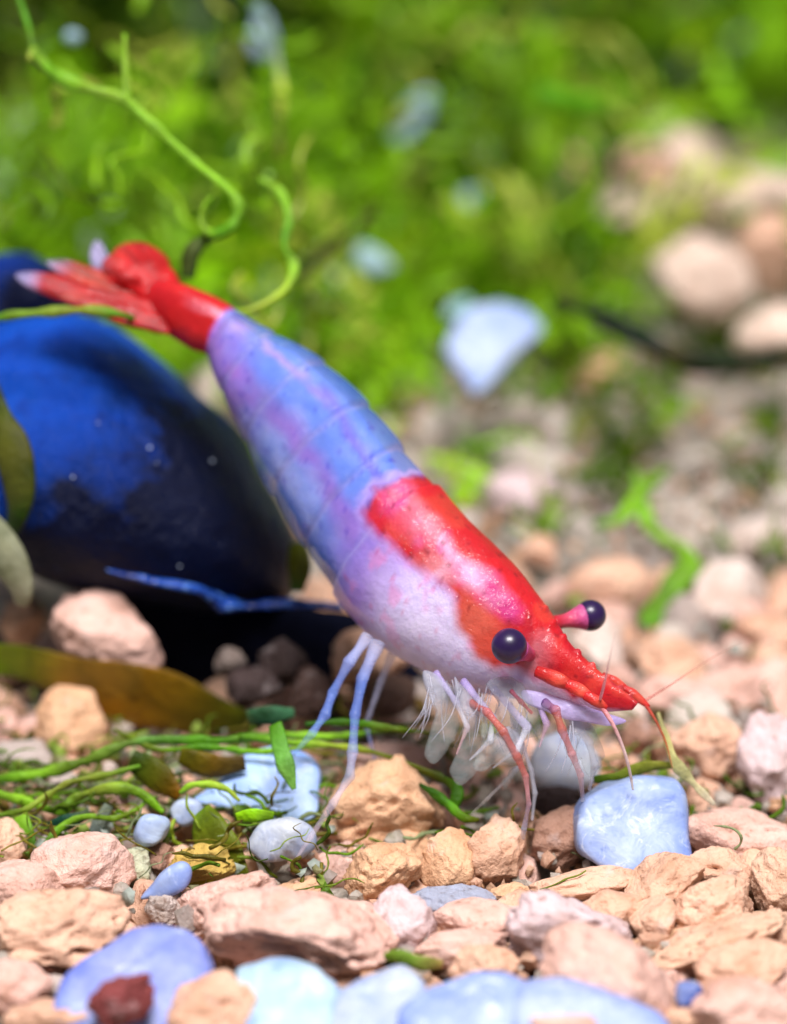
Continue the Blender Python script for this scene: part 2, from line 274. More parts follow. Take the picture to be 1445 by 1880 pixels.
STONES = [
 # cx cy rx ry rot colour dd label
 (8, 1552, 36, 42, 0, 'tan', 0, 'tan gravel stone cut by the left picture edge, above the pinkish knobbly pair'),
 (150, 1600, 82, 60, 8, 'pink', 0.02, 'knobbly pinkish stone at lower left with a rounded top'),
 (42, 1632, 75, 46, -10, 'pink', -0.03, 'pinkish stone at the left edge leaning on the knobbly rounded one'),
 (112, 1702, 112, 60, 6, 'peach', -0.05, 'large rough pitted stone at lower left, just above the oval blue pebble'),
 (30, 1818, 52, 45, -20, 'pink', 0, 'pink stone with purplish hollows in the lower left corner'),
 (102, 1812, 22, 20, 0, 'grey', 0.05, 'tiny pale grey stone left of the oval periwinkle pebble'),
 (95, 1866, 80, 28, 4, 'peach', -0.03, 'flat peach stone at the bottom edge under the oval blue pebble'),
 (222, 1838, 54, 38, 12, 'red', -0.28, 'small dark red stone lying in front of the oval periwinkle pebble'),
 (398, 1852, 74, 58, 5, 'peach', -0.1, 'smooth pinkish stone at the bottom between the oval blue pebble and the bright white one'),
 (405, 1660, 92, 40, 24, 'pink', 0, 'tilted pinkish stone rising to the right, left of the large pitted boulder'),
 (545, 1722, 160, 78, -6, 'pink', -0.02, 'largest stone at the front, a wide pitted pinkish boulder above the bright white pebble'),
 (728, 1692, 63, 57, 0, 'lav', 0, 'rounded mauve pink stone touching the right side of the large boulder'),
 (303, 1668, 32, 26, 10, 'grey', 0.02, 'small grey brown stone left of the tilted pinkish stone'),
 (372, 1590, 52, 36, 10, 'yellow', 0.03, 'yellow tan stone beneath the bright green leaf tuft'),
 (296, 1575, 23, 26, 0, 'brown', 0.05, 'little rust brown stone next to the small blue white chips'),
 (240, 1592, 32, 32, 0, (.50, .52, .36), 0.05, 'small pale greenish stone right of the knobbly pinkish stone'),
 (700, 1600, 64, 44, 18, 'orange', 0, 'orange tan stone slanting up right, below the big tan stone'),
 (822, 1584, 45, 54, 4, 'orange', 0, 'upright pitted orange tan stone in the middle of the gravel'),
 (906, 1574, 50, 66, -28, 'tan', 0.04, 'slanting tan stone immediately right of the upright pitted orange one'),
 (940, 1642, 34, 19, -6, 'orange', 0, 'small flat orange stone below the slanting tan stone'),
 (830, 1658, 72, 28, -4, 'bluegrey', 0.02, 'flat bluish grey stone right of the rounded mauve stone'),
 (878, 1690, 72, 33, 4, 'pink', -0.02, 'smooth flat pink stone under the bluish grey one'),
 (842, 1742, 80, 30, 4, 'pink', -0.02, 'long low pink stone, lower of the two smooth pink ones'),
 (888, 1774, 58, 38, 6, 'peach', -0.04, 'peach stone above the long blue pebbles at the bottom'),
 (955, 1664, 40, 26, 10, 'peach', 0, 'small peach stone left of the broad mauve grey slab'),
 (1045, 1715, 105, 64, -12, 'lav', -0.02, 'broad angular mauve grey slab with a tiny blue fleck at centre right'),
 (1122, 1806, 122, 74, -26, 'pink', -0.1, 'large smooth pale pink stone sloping down right, above the long blue pebble'),
 (1105, 1680, 62, 40, -6, 'peach', 0.03, 'peach stone tucked behind the broad mauve slab'),
 (1198, 1690, 36, 42, -12, 'peach', -0.02, 'round ended peach stone at the right tip of the broad mauve slab'),
 (1072, 1624, 84, 26, 8, 'peach', 0, 'long thin peach stone below the pale blue block'),
 (1216, 1620, 68, 44, 6, 'tan', -0.08, 'tan stone resting against the bottom of the pale blue block'),
 (1302, 1668, 72, 48, 12, 'peach', 0, 'rounded peach stone right of the blue block, above the long ledge stone'),
 (1350, 1533, 95, 42, -6, 'pink', 0.02, 'long pinkish stone right beside the pale blue block'),
 (1328, 1596, 72, 34, -10, 'peach', 0, 'pale peach stone under the long pinkish one beside the blue block'),
 (1428, 1622, 42, 56, 0, 'tan', 0, 'tan stone at the right edge above the ledge stone'),
 (1312, 1730, 122, 32, 16, 'tan', -0.02, 'long ledge shaped stone at lower right with a dark hollow beneath'),
 (1424, 1712, 34, 36, 0, 'peach', -0.02, 'peach stone at the right edge touching the end of the ledge stone'),
 (1368, 1782, 82, 48, 10, 'peach', -0.02, 'smooth peach stone under the ledge stone at lower right'),
 (1366, 1856, 84, 52, 0, 'pink', -0.08, 'pinkish stone in the lower right corner'),
 (1258, 1872, 34, 18, 0, 'tan', -0.05, 'small tan stone at the bottom edge beneath the dark blue chip'),
 (1442, 1830, 24, 36, 0, 'pink', 0, 'sliver of pink stone at the right edge in the lower corner'),
 (1035, 1884, 52, 20, 0, 'pink', -0.25, 'pink stone poking up at the bottom edge in front of the long blue pebbles'),
 (1030, 1540, 58, 46, 20, 'brown', 0, 'brown stone with a dark side left of the pale blue block'),
 (1018, 1472, 48, 28, 0, 'dark', 0.05, 'stone coloured dark for shade below the white stone behind the front legs'),  # near black tone holds this stone's shade
 (700, 1478, 94, 74, 10, 'orange', 0, 'big tan stone beneath the rear walking legs'),
 (742, 1398, 92, 34, -8, 'pink', 0.1, 'pale pink stone just behind the big tan stone under the shrimp'),
 (790, 1488, 42, 42, 0, 'brown', 0.05, 'dark brown stone on the right flank of the big tan stone'),
 (676, 1202, 62, 46, 20, 'peach', -0.55, 'tan stone half hidden behind the upper rear legs'),
 (716, 1278, 42, 36, 0, (.13, .07, .05), -0.3, 'brown stone coloured dark for the shadow under the belly'),  # tone darkened to carry the belly's shadow
 (1096, 1182, 44, 44, 0, 'white', -0.1, 'pale round stone right beneath the far eye'),
 (1236, 1284, 74, 40, 6, 'pink', 0.05, 'pink stone right of the shrimp\'s snout'),
 (1345, 1278, 68, 46, 10, 'pink', 0.08, 'rounded pink stone above the peach one with the dark pitted underside'),
 (1296, 1372, 70, 56, -8, 'peach', 0, 'peach stone with a dark pitted underside at right'),
 (1414, 1402, 56, 84, 6, 'lav', 0, 'tall pale mauve stone at the right edge'),
 (1178, 1352, 32, 30, 0, 'brown', 0, 'small dark brown stone under the tip of the snout'),
 (1148, 1318, 34, 30, 0, 'white', 0.05, 'whitish stone directly behind the thin white feeler'),
 (1418, 1232, 46, 42, 0, 'peach', 0.1, 'peach stone at the right edge above the tall mauve one'),
 (1110, 1400, 40, 24, 0, 'peach', 0.1, 'small peach stone behind the white front leg'),
 (205, 1160, 92, 66, -22, 'pink', -0.8, 'pointed pale pink stone below the blue stone, above the brown leaf'),
 (44, 1142, 36, 40, 0, 'tan', -0.5, 'tan stone at left above the olive leaf'),
 (135, 1330, 60, 70, 0, 'orange', 0, 'upright orange tan stone below the brown leaf at left'),
 (42, 1392, 56, 30, -8, 'grey', 0, 'grey stone at the left edge beneath the upright orange tan one'),
 (6, 1335, 24, 32, 0, 'pink', 0.02, 'pink stone tip at the left edge beside the upright orange tan stone'),
 (270, 1312, 36, 22, 0, 'pink', 0.05, 'small pink stone peeking out under the brown leaf'),
 (198, 1414, 14, 14, 0, 'white', -0.12, 'tiny white round grain on the green strands at left'),
 (110, 1442, 44, 22, 10, 'grey', 0.0, 'flat pale grey stone tangled in the green strands at left'),
 (424, 1216, 26, 24, 0, (.22, .18, .16), -0.6, 'grey stone darkened for shade in the hollow below the blue stone'),  # this and the following hollow stones have the shade put into their colour
 (520, 1216, 40, 38, 0, 'dark', -0.6, 'brown stone coloured dark for shade in the hollow, left of the rear legs'),
 (470, 1262, 46, 32, 0, 'dark', -0.4, 'stone coloured blackish for shade in the hollow above the green strand'),
 (570, 1272, 34, 42, 0, (.09, .05, .04), -0.4, 'brown stone darkened for shade in the hollow right beside the rear legs'),
 (127, 1014, 24, 26, 20, 'lav', -0.62, 'little mauve grain stuck to the left flank of the blue stone'),
 (400, 722, 46, 44, 40, 'white', 0.0, 'pale peach stone seen between the blue stone and the shrimp\'s tail'),
 (1290, 512, 68, 62, 0, 'white', 0, 'blurred pale pink round stone among the moss at upper right'),
 (1100, 682, 46, 32, 0, 'orange', 0, 'blurred orange stone below the dark twig'),
 (1390, 385, 84, 58, -10, 'pink', 0, 'largest blurred pink stone at the upper right edge'),
 (1255, 290, 56, 50, 0, 'grey', 0.1, 'blurred pale stone on top of the upper right stone heap'),
 (1185, 322, 44, 42, 0, 'peach', 0, 'blurred peach stone at the left end of the upper right heap'),
 (1150, 382, 38, 34, 0, 'pink', 0, 'blurred pink stone below the left end of the upper right heap'),
 (1300, 370, 60, 44, 0, 'pink', 0, 'blurred pink stone in the middle of the upper right heap'),
 (1425, 470, 56, 62, 0, 'peach', 0, 'blurred peach stone at the right edge below the largest pink one'),
 (1422, 612, 56, 40, 0, 'white', 0, 'blurred white stone at the right edge above the dark twig'),
 (1075, 315, 30, 30, 0, 'orange', 0.1, 'blurred small orange stone left of the upper right heap'),
 (1335, 1092, 66, 58, 0, 'white', 0, 'blurred pale pink stone right of the green leaf blade'),
 (1408, 1175, 52, 44, 0, 'peach', 0, 'blurred peach stone at right below the pale pink one'),
 (1395, 985, 54, 36, 28, 'white', 0, 'blurred whitish stone at right behind the green leaf blade'),
 (985, 1012, 30, 26, 0, 'peach', 0, 'blurred small peach stone just off the shrimp\'s red back'),
 (960, 912, 62, 44, 0, 'lav', 0, 'blurred pale grey stone behind the shrimp\'s red back'),
 (1230, 1210, 60, 36, 0, 'tan', 0.05, 'blurred tan stone above the pink one beside the snout'),
 (95, 305, 58, 48, 0, 'pink', -0.3, 'blurred pinkish stone in the moss at the left edge'),
 (55, 400, 66, 54, 0, 'peach', -0.2, 'blurred peach stone under the pinkish one at the left edge'),
 (335, 28, 46, 44, 0, 'tan', -0.6, 'blurred tan stone in the moss at the top'),
 (428, 84, 40, 30, 0, 'tan', -0.6, 'blurred tan stone in the moss right of the top one'),
 (410, 520, 50, 40, 0, 'beige', -0.5, 'blurred beige stone behind the shrimp\'s tail'),
]
UR = lambda t: t[0] > 1000 and t[1] < 640
STONES = [(t[0], t[1], t[2] * (1.15 if UR(t) else 1), t[3] * (1.15 if UR(t) else 1), t[4], (.86, .66, .54) if UR(t) and t[5] in ('pink', 'grey', 'white') else t[5], t[6] - (1.3 if UR(t) else 0), t[7]) for t in STONES]
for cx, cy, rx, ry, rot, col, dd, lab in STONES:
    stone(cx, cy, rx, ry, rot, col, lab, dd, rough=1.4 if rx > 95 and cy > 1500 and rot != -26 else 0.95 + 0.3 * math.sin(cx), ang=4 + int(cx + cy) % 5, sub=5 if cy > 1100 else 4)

# pebbles and chips traced with their own outline
def inflate(outline, depth, thick, e=0.75, tilt=(0, 0), noise_amp=0.03, noise_f=5, seed=1, n=72, m=26, bulge=None):
    o = catmull(outline, n, True); c = o.mean(0); s = depth / K
    th = np.linspace(0, math.pi, m + 1)[1:-1]
    r = np.sin(th) ** e; h = np.sign(np.cos(th)) * np.abs(np.cos(th)) ** e
    x = ((o[:, 0] - c[0]) * s)[None] * r[:, None]; z = (-(o[:, 1] - c[1]) * s)[None] * r[:, None]; y = -thick * h[:, None] * np.ones((1, n))
    V = np.concatenate([np.stack([x, y, z], -1).reshape(-1, 3), [[0, -thick, 0], [0, thick, 0]]])
    if bulge is not None: V = bulge(V)
    V[:, 1] += tilt[0] * V[:, 0] + tilt[1] * V[:, 2]
    V += (noise_amp * fbm(V * noise_f + seed * 3.1, seed, 3))[:, None] * nrm(V)
    k = len(th); i = np.arange(k - 1)[:, None] * n; j = np.arange(n)[None]; jn = (j + 1) % n
    F = np.stack([i + j, i + n + j, i + n + jn, i + jn], -1).reshape(-1, 4).tolist()
    F += [[k * n, a, (a + 1) % n] for a in range(n)] + [[k * n + 1, (k - 1) * n + (a + 1) % n, (k - 1) * n + a] for a in range(n)]
    return V, F, c
def pebble(outline, label, col, depth=None, thick=0.09, dd=0.0, name='blue_pebble', cat='pebble', group='milky blue pebbles', mat=None, **kw):
    ys = [p[1] for p in outline]; xs_ = [p[0] for p in outline]; cx = sum(xs_) / len(xs_)
    d = (depth if depth else bed_depth(cx, min(ys) + 0.7 * (max(ys) - min(ys))) - (0.12 if min(ys) > 1300 else 0)) + dd
    V, F, c = inflate(outline, d, thick, seed=int(cx), **kw)
    o = add(name, mesh_from(name, V, F, mat or M_GLASS), label, cat, group, color=tuple(0.66 * v for v in col))
    o.matrix_world = Matrix.Translation(P(c[0], c[1], d)) @ CAMROT.to_4x4()
    ELL.append((c[0], c[1], (max(xs_) - min(xs_)) / 2, (max(ys) - min(ys)) / 2)); return o
BL = (.42, .55, .95)
pebble([(1068, 1482), (1095, 1450), (1150, 1434), (1225, 1432), (1252, 1455), (1258, 1520), (1258, 1590), (1190, 1604), (1120, 1592), (1068, 1560), (1060, 1520)], 'pale blue squarish block standing on the gravel under the snout', BL, thick=0.11, e=0.42, tilt=(0.05, 0.45), noise_amp=0.022)
pebble([(975, 1420), (990, 1380), (1025, 1348), (1070, 1345), (1105, 1370), (1112, 1415), (1090, 1450), (1040, 1456), (990, 1448)], 'white stone with blue underside right behind the front legs', (1.1, 1.15, 1.3), thick=0.10, dd=0.0)
pebble([(358, 1464), (420, 1428), (489, 1386), (545, 1388), (578, 1414), (580, 1486), (530, 1502), (465, 1492), (412, 1478)], 'pale blue triangular chip lying left of the rear legs', (.55, .80, 1.25), thick=0.045, e=0.4, tilt=(0, 0.6))
pebble([(112, 1835), (130, 1790), (175, 1750), (230, 1715), (290, 1704), (350, 1722), (385, 1765), (392, 1800), (365, 1850), (290, 1885), (190, 1880), (120, 1860)], 'oval periwinkle blue pebble at the bottom left with a dark red stone before it', (.34, .40, .90), thick=0.06, e=0.4, tilt=(0.05, 0.8), noise_amp=0.02)
pebble([(424, 1790), (470, 1776), (540, 1778), (600, 1796), (636, 1822), (625, 1870), (590, 1900), (520, 1910), (455, 1890), (440, 1830)], 'brightest cyan white pebble at the bottom edge', (.66, .90, 1.0), thick=0.05, e=0.45, tilt=(0, 0.8))
pebble([(600, 1850), (640, 1815), (700, 1788), (755, 1785), (788, 1810), (770, 1860), (720, 1905), (640, 1910), (595, 1890)], 'pale translucent grey blue pebble between the bright white and the long blue ones', (.62, .70, .86), thick=0.05, e=0.4, tilt=(0, 0.8))
pebble([(735, 1870), (780, 1825), (850, 1803), (910, 1800), (955, 1815), (975, 1850), (960, 1910), (860, 1930), (760, 1915)], 'blue pebble at the bottom edge, left of the two long ones', (.36, .48, .95), thick=0.055, e=0.4, tilt=(0, 0.8), dd=-0.02)
pebble([(950, 1835), (985, 1812), (1060, 1814), (1140, 1832), (1205, 1855), (1232, 1885), (1200, 1925), (1080, 1935), (970, 1925)], 'long pale blue pebble at the bottom edge under the smooth pink stone', (.46, .57, .97), thick=0.055, e=0.4, tilt=(0, 0.8), dd=-0.04)
pebble([(1240, 1810), (1265, 1798), (1294, 1808), (1292, 1845), (1262, 1856), (1240, 1845)], 'small dark blue chip between the pink stones at lower right', (.10, .17, .55), thick=0.05, dd=0.0)
pebble([(315, 1488), (330, 1472), (355, 1475), (360, 1495), (340, 1510), (320, 1505)], 'tiny white blue chip, upper of three by the green leaf tuft', (.70, .80, 1.0), thick=0.035, e=0.5, dd=-0.05)
pebble([(252, 1530), (268, 1504), (300, 1500), (316, 1516), (300, 1542), (265, 1550)], 'small blue white chip, middle of three by the green leaf tuft', (.60, .74, 1.0), thick=0.045, e=0.5, dd=-0.05)
pebble([(262, 1648), (285, 1620), (325, 1590), (343, 1598), (338, 1625), (300, 1645)], 'narrow tilted blue chip, lower of three by the green leaf tuft', (.45, .58, .98), thick=0.04, e=0.5, dd=-0.02)
pebble([(460, 1545), (480, 1515), (530, 1500), (575, 1515), (585, 1550), (555, 1580), (505, 1585), (470, 1570)], 'clear greyish pebble below the triangular blue chip', (.62, .66, .74), thick=0.05)
pebble([(820, 640), (840, 590), (880, 560), (930, 558), (1000, 600), (965, 645), (915, 690), (870, 728), (845, 700), (825, 670)], 'blurred pale blue shard standing in the moss behind the shrimp', (.50, .64, 1.0), depth=12.6, thick=0.08, e=0.4, tilt=(0, 0.4))
pebble([(815, 575), (830, 545), (860, 540), (872, 560), (850, 585), (825, 590)], 'small blurred teal pebble at the corner of the pale blue shard', (.30, .62, .55), depth=12.8, thick=0.06)
pebble([(715, 235), (740, 185), (785, 165), (800, 185), (780, 235), (745, 262), (722, 258)], 'blurred pale teal blue shard high in the moss', (.45, .66, .72), depth=14.6, thick=0.06)
pebble([(648, 470), (670, 448), (705, 465), (725, 490), (700, 500), (665, 492)], 'small blurred pale teal shard in the moss above the shrimp\'s back', (.45, .72, .66), depth=13.4, thick=0.05)
pebble([(832, 372), (850, 348), (885, 345), (890, 362), (862, 384), (840, 386)], 'small blurred pale shard in the middle of the moss', (.48, .66, .62), depth=14.4, thick=0.05)
pebble([(455, 80), (470, 20), (490, 15), (505, 60), (500, 100), (475, 110)], 'blurred pale blue shard near the top of the moss, left of centre', (.42, .58, .72), depth=13.0, thick=0.05)
pebble([(120, 72), (132, 58), (150, 62), (152, 76), (135, 84)], 'tiny blurred teal speck of shell at upper left', (.40, .66, .66), depth=11.5, thick=0.04)

# ------------------------------------------------------------------ the blue stone
def blue_bulge(V):
    V = V.copy(); V[:, 1] += 0.22 * V[:, 2] + 0.18 * V[:, 0]
    return V
BD = 10.25
bo = [(-190, 800), (-150, 690), (-70, 622), (20, 588), (90, 576), (150, 578), (205, 598), (290, 660), (352, 716), (432, 792), (482, 880), (530, 960), (551, 1015), (546, 1065), (520, 1105), (420, 1125), (300, 1112), (200, 1090), (90, 1060), (-20, 1020), (-120, 950)]
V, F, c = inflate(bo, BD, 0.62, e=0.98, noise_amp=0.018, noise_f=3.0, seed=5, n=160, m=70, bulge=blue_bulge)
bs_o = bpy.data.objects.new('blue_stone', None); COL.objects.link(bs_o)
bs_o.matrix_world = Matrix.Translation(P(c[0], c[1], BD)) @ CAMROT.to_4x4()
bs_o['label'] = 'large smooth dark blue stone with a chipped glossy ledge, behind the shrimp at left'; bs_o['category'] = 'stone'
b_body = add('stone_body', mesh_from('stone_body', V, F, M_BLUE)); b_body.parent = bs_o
inv = np.array(CAMROT.transposed()); ctr = P(c[0], c[1], BD)
bq = V @ np.array(CAMROT).T + ctr; bqx, bqy, bqd = project(bq)
def on_blue(px, py, default=None):
    near = np.hypot(bqx - px, bqy - py) < 16
    return bqd[near].min() if near.any() else default
lp = [(196, 1046), (240, 1058), (280, 1066), (355, 1080), (385, 1094), (408, 1108), (450, 1113), (500, 1110), (560, 1108), (630, 1114)]
ld = 9.9; lpts = []
for x_, y_ in lp:
    ld = on_blue(x_, y_, ld); lpts.append((x_, y_, min(ld - 0.03, 9.92)))
V, F = strand(lpts, [2, 5, 7, 7, 11, 12, 8, 7, 8, 5], 90, 12, 1.6, 0.3, 0.35, 3)
m_rim, nt, b_, o_ = newmat('blue_ledge'); vec, oi = coords(nt); nn = noise(nt, vec, 14, 4, 0.6)
nt.links.new(ramp(nt, nn, [(0.35, (0.003, 0.014, 0.12)), (0.52, (0.012, 0.07, 0.40)), (0.7, (0.16, 0.34, 0.75))]), b_.inputs['Base Color']); b_.inputs['Roughness'].default_value = 0.22; bump(nt, nn, 0.6, 0.04, b_)
led = add('ledge', mesh_from('ledge', (V - ctr) @ inv.T, F, m_rim), 'glossy chipped rim along the lower edge'); led.parent = bs_o
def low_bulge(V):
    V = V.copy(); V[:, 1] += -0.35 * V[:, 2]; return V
V, F, c2 = inflate([(190, 1060), (300, 1080), (410, 1112), (620, 1116), (710, 1165), (790, 1250), (785, 1330), (640, 1350), (560, 1350), (450, 1330), (340, 1265), (270, 1185)], 10.3, 0.10, e=0.7, noise_amp=0.05, noise_f=3, seed=8, n=80, m=30, bulge=low_bulge)  # near black piece under ledge and belly, added to carry the hollow's shade
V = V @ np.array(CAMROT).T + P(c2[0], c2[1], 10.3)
lowp_me = mesh_from('underside', (V - ctr) @ inv.T, F, plain_mat('black_shade', (0.004, 0.005, 0.014), 0.9))
bpy.data.materials['black_shade'].node_tree.nodes['Principled BSDF'].inputs['Specular IOR Level'].default_value = 0.05
lowp = add('underside', lowp_me, 'near black piece added below the ledge for the shade there'); lowp.parent = bs_o
for k, (px, py, r) in enumerate([(180, 776, 6), (206, 655, 5), (275, 822, 6), (288, 850, 5), (134, 876, 6), (390, 846, 7), (330, 1040, 6)]):
    sv, sf = ico(2); d = on_blue(px, py, 9.7)
    g = add('bubble', mesh_from('bubble', (P(px, py, d - 0.004) - ctr + sv * r * (0.3 + 0.08 * (k % 3)) * d / K) @ inv.T, sf, plain_mat('bubble_white', (.6, .7, .9), 0.15) if k == 0 else bpy.data.materials['bubble_white'])); g.parent = bs_o
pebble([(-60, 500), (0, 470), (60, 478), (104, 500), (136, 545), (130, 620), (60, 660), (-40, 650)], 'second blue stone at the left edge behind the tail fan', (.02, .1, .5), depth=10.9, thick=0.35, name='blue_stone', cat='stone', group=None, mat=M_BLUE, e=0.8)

# ------------------------------------------------------------------ the shrimp
base = P(800, 1500, 9.0)
shr = bpy.data.objects.new('shrimp', None); COL.objects.link(shr); shr.location = base
shr['label'] = 'red, blue and white dwarf shrimp with stalked dark eyes, head down over the gravel'; shr['category'] = 'shrimp'
ST = [ # dorsal, ventral, depth, width ratio
 ((300, 515), (268, 590), 9.66, .70), ((345, 522), (310, 618), 9.60, .68), ((390, 540), (350, 640), 9.54, .66), ((430, 564), (376, 648), 9.50, .64), ((470, 592), (386, 682), 9.46, .64),
 ((530, 622), (405, 737), 9.42, .62), ((590, 655), (432, 792), 9.37, .62), ((643, 700), (456, 848), 9.32, .62), ((687, 748), (486, 908), 9.27, .62), ((727, 798), (522, 968), 9.22, .62), ((765, 845), (562, 1027), 9.17, .63),
 ((802, 888), (600, 1074), 9.12, .64), ((847, 935), (632, 1124), 9.07, .66), ((896, 985), (672, 1168), 9.02, .68), ((941, 1030), (728, 1207), 8.97, .70), ((979, 1075), (795, 1243), 8.92, .70), ((1008, 1112), (862, 1268), 8.88, .68),
 ((1031, 1148), (925, 1280), 8.84, .62), ((1056, 1186), (980, 1288), 8.80, .54), ((1090, 1224), (1036, 1298), 8.77, .46), ((1128, 1254), (1088, 1306), 8.74, .42), ((1156, 1276), (1130, 1306), 8.72, .40), ((1172, 1290), (1160, 1304), 8.71, .5)]
NS, NP = 300, 96
q = catmull([(*a, *b, d, wr) for a, b, d, wr in ST], NS)
s_par = np.linspace(0, len(ST) - 1, NS)
Dp = np.array([P(a[0], a[1], a[4]) for a in q]); Vp = np.array([P(a[2], a[3], a[4]) for a in q])
C = (Dp + Vp) / 2; H = np.linalg.norm(Dp - Vp, axis=1) / 2; U = nrm(Dp - Vp)
T = nrm(np.gradient(C, axis=0)); T = nrm(T - (T * U).sum(1, keepdims=True) * U); L = nrm(np.cross(T, U))
if (L @ FW).mean() > 0: L = -L            # L points to the camera
rho = math.radians(22)
U2 = nrm(math.cos(rho) * U + math.sin(rho) * L); L2 = nrm(math.cos(rho) * L - math.sin(rho) * U)
Wd = H * q[:, 5]
seg = np.array([3.1, 4.7, 6.3, 8.0, 9.6, 11.2]); scale = np.ones(NS)
for k, b in enumerate(seg):
    dd_ = s_par - b
    scale *= 1 + 0.062 * np.exp(-np.maximum(dd_, 0) / 0.5) * (dd_ > 0) * (1 if k == 5 else -1) - (0.026 * np.exp(-np.abs(dd_) / 0.06))
ph = np.arange(NP) / NP * 2 * math.pi      # 0 dorsal, pi/2 towards camera side, pi ventral
ex = 2 / 2.35
cs = np.sign(np.cos(ph)) * np.abs(np.cos(ph)) ** ex; sn = np.sign(np.sin(ph)) * np.abs(np.sin(ph)) ** ex
sn = sn * (1 - 0.16 * (cs < 0) * cs * cs)
BV = C[:, None] + (H * scale)[:, None, None] * cs[None, :, None] * U2[:, None] + (Wd * scale)[:, None, None] * sn[None, :, None] * L2[:, None]
flatV = BV.reshape(-1, 3)
flatV = flatV + (0.008 * fbm(flatV * 4.0, 31, 2))[:, None] * nrm(flatV - np.repeat(C, NP, 0))
flatV = flatV + (0.016 * np.maximum(0, np.sin(np.repeat(s_par, NP) * 9.0)) * (np.repeat(s_par, NP) > 16) * (np.repeat(s_par, NP) < 21.3) * np.tile(np.exp(-(np.minimum(ph, 2 * math.pi - ph) / 0.14) ** 2), NS))[:, None] * np.repeat(U2, NP, 0)   # serrated rostrum
# pigment: read on the camera side, mirrored to the far side
mir = np.where(np.arange(NP) <= NP // 2, np.arange(NP), NP - np.arange(NP))
idx = (np.arange(NS)[:, None] * NP + mir[None]).ravel()
px, py, _ = project(flatV); px, py = px[idx], py[idx]; src = flatV[idx]
tt = np.tile(mir / (NP / 2), NS); ss = np.repeat(s_par, NP)
def inpoly(x, y, poly):
    r = np.zeros(len(x), bool); n = len(poly); j = n - 1
    for i in range(n):
        xi, yi = poly[i]; xj, yj = poly[j]
        with np.errstate(divide='ignore', invalid='ignore'):
            r ^= ((yi > y) != (yj > y)) & (x < (xj - xi) * (y - yi) / (yj - yi + 1e-12) + xi)
        j = i
    return r
def segdist(x, y, line):
    d = np.full(len(x), 1e9)
    for (ax, ay), (bx, by) in zip(line[:-1], line[1:]):
        t = np.clip(((x - ax) * (bx - ax) + (y - ay) * (by - ay)) / ((bx - ax) ** 2 + (by - ay) ** 2), 0, 1)
        d = np.minimum(d, np.hypot(x - ax - t * (bx - ax), y - ay - t * (by - ay)))
    return d
def polymask(x, y, poly, soft):
    d = segdist(x, y, poly + poly[:1]); s = np.where(inpoly(x, y, poly), 1, -1) * d
    return np.clip(s / soft * 0.5 + 0.5, 0, 1)
na = fbm(src * 5, 41, 3); nb = fbm(src * 12, 47, 3); nc = fbm(src * 22, 53, 2)
jx, jy = px + 7 * nb + 4 * nc, py + 7 * nc + 4 * na
def lay(col, c, m): return col * (1 - m[:, None]) + np.array(c) * m[:, None]
def lin(r, g, b): return tuple(((v / 255) / 12.92 if v / 255 < 0.04045 else ((v / 255 + 0.055) / 1.055) ** 2.4) for v in (r, g, b))
col = np.tile(np.array(lin(112, 142, 228)), (NS * NP, 1))
col = lay(col, lin(66, 112, 200), np.clip((0.18 - tt) / 0.14, 0, 1) * 0.85)
col = lay(col, lin(46, 96, 196), np.clip((tt - 0.60 + 0.06 * na) / 0.16, 0, 1))
col = lay(col, lin(158, 110, 208), 0.7 * np.clip(1.15 - segdist(jx, jy, [(395, 660), (445, 720), (530, 790), (590, 870), (640, 950), (660, 1010)]) / (30 + 12 * na), 0, 1))
col = lay(col, lin(200, 165, 245), 0.85 * np.clip(1.3 - segdist(jx, jy, [(405, 592), (470, 625), (545, 680), (600, 730), (650, 800), (690, 860)]) / (11 + 6 * na), 0, 1) * np.clip((fbm(src * 7, 87, 2) + .25) / .4, 0, 1) * np.clip((760 - jx) / 250, .25, 1))
col = lay(col, lin(110, 70, 200), 0.8 * np.clip(1.1 - segdist(jx, jy, [(600, 722), (640, 780), (665, 840), (690, 872)]) / (12 + 8 * nb), 0, 1) * (nb > -0.25))
col = lay(col, lin(190, 120, 215), 0.7 * np.clip((485 - jx) / 70, 0, 1) * np.clip((jy - 560) / 40, 0, 1))
# lavender to white flank of the carapace
m_l = np.clip((ss - 10.2 + 0.8 * tt) / 1.8, 0, 1) * np.clip((tt - 0.22) / 0.2, 0, 1)
col = lay(col, lin(168, 130, 226), m_l * (1 - np.clip((tt - 0.62) / 0.1, 0, 1) * np.clip((11.9 - ss) / 1.0, 0, 1)))
col = lay(col, lin(228, 214, 246), np.clip((ss - 11.9 + 0.5 * na) / 2.0, 0, 1) * np.clip((tt - 0.3) / 0.15, 0, 1) * 0.85)
col = lay(col, lin(228, 130, 196), 0.6 * np.clip((fbm(src * 17, 71, 2) + 0.35 * na - 0.30) / 0.25, 0, 1) * np.clip((ss - 11.2) / 0.8, 0, 1))
for b_ in seg[1:]:
    col = lay(col, lin(196, 186, 240), 0.6 * np.exp(-np.abs(ss - b_ - 0.05 + 0.05 * nb) / 0.06) * (ss < 11.6))
dots = np.clip((fbm(src * 34, 91, 2) - 0.62) / 0.2, 0, 1)
col = lay(col, lin(70, 50, 190), 0.6 * dots * (ss < 11.3)); col = lay(col, lin(206, 60, 130), 0.5 * dots * (ss >= 11.3))
milk = np.clip((fbm(src * 3.2, 93, 3) - 0.02) / 0.5, 0, 1)
col = lay(col, lin(176, 178, 232), 0.7 * milk * (ss < 11.6))
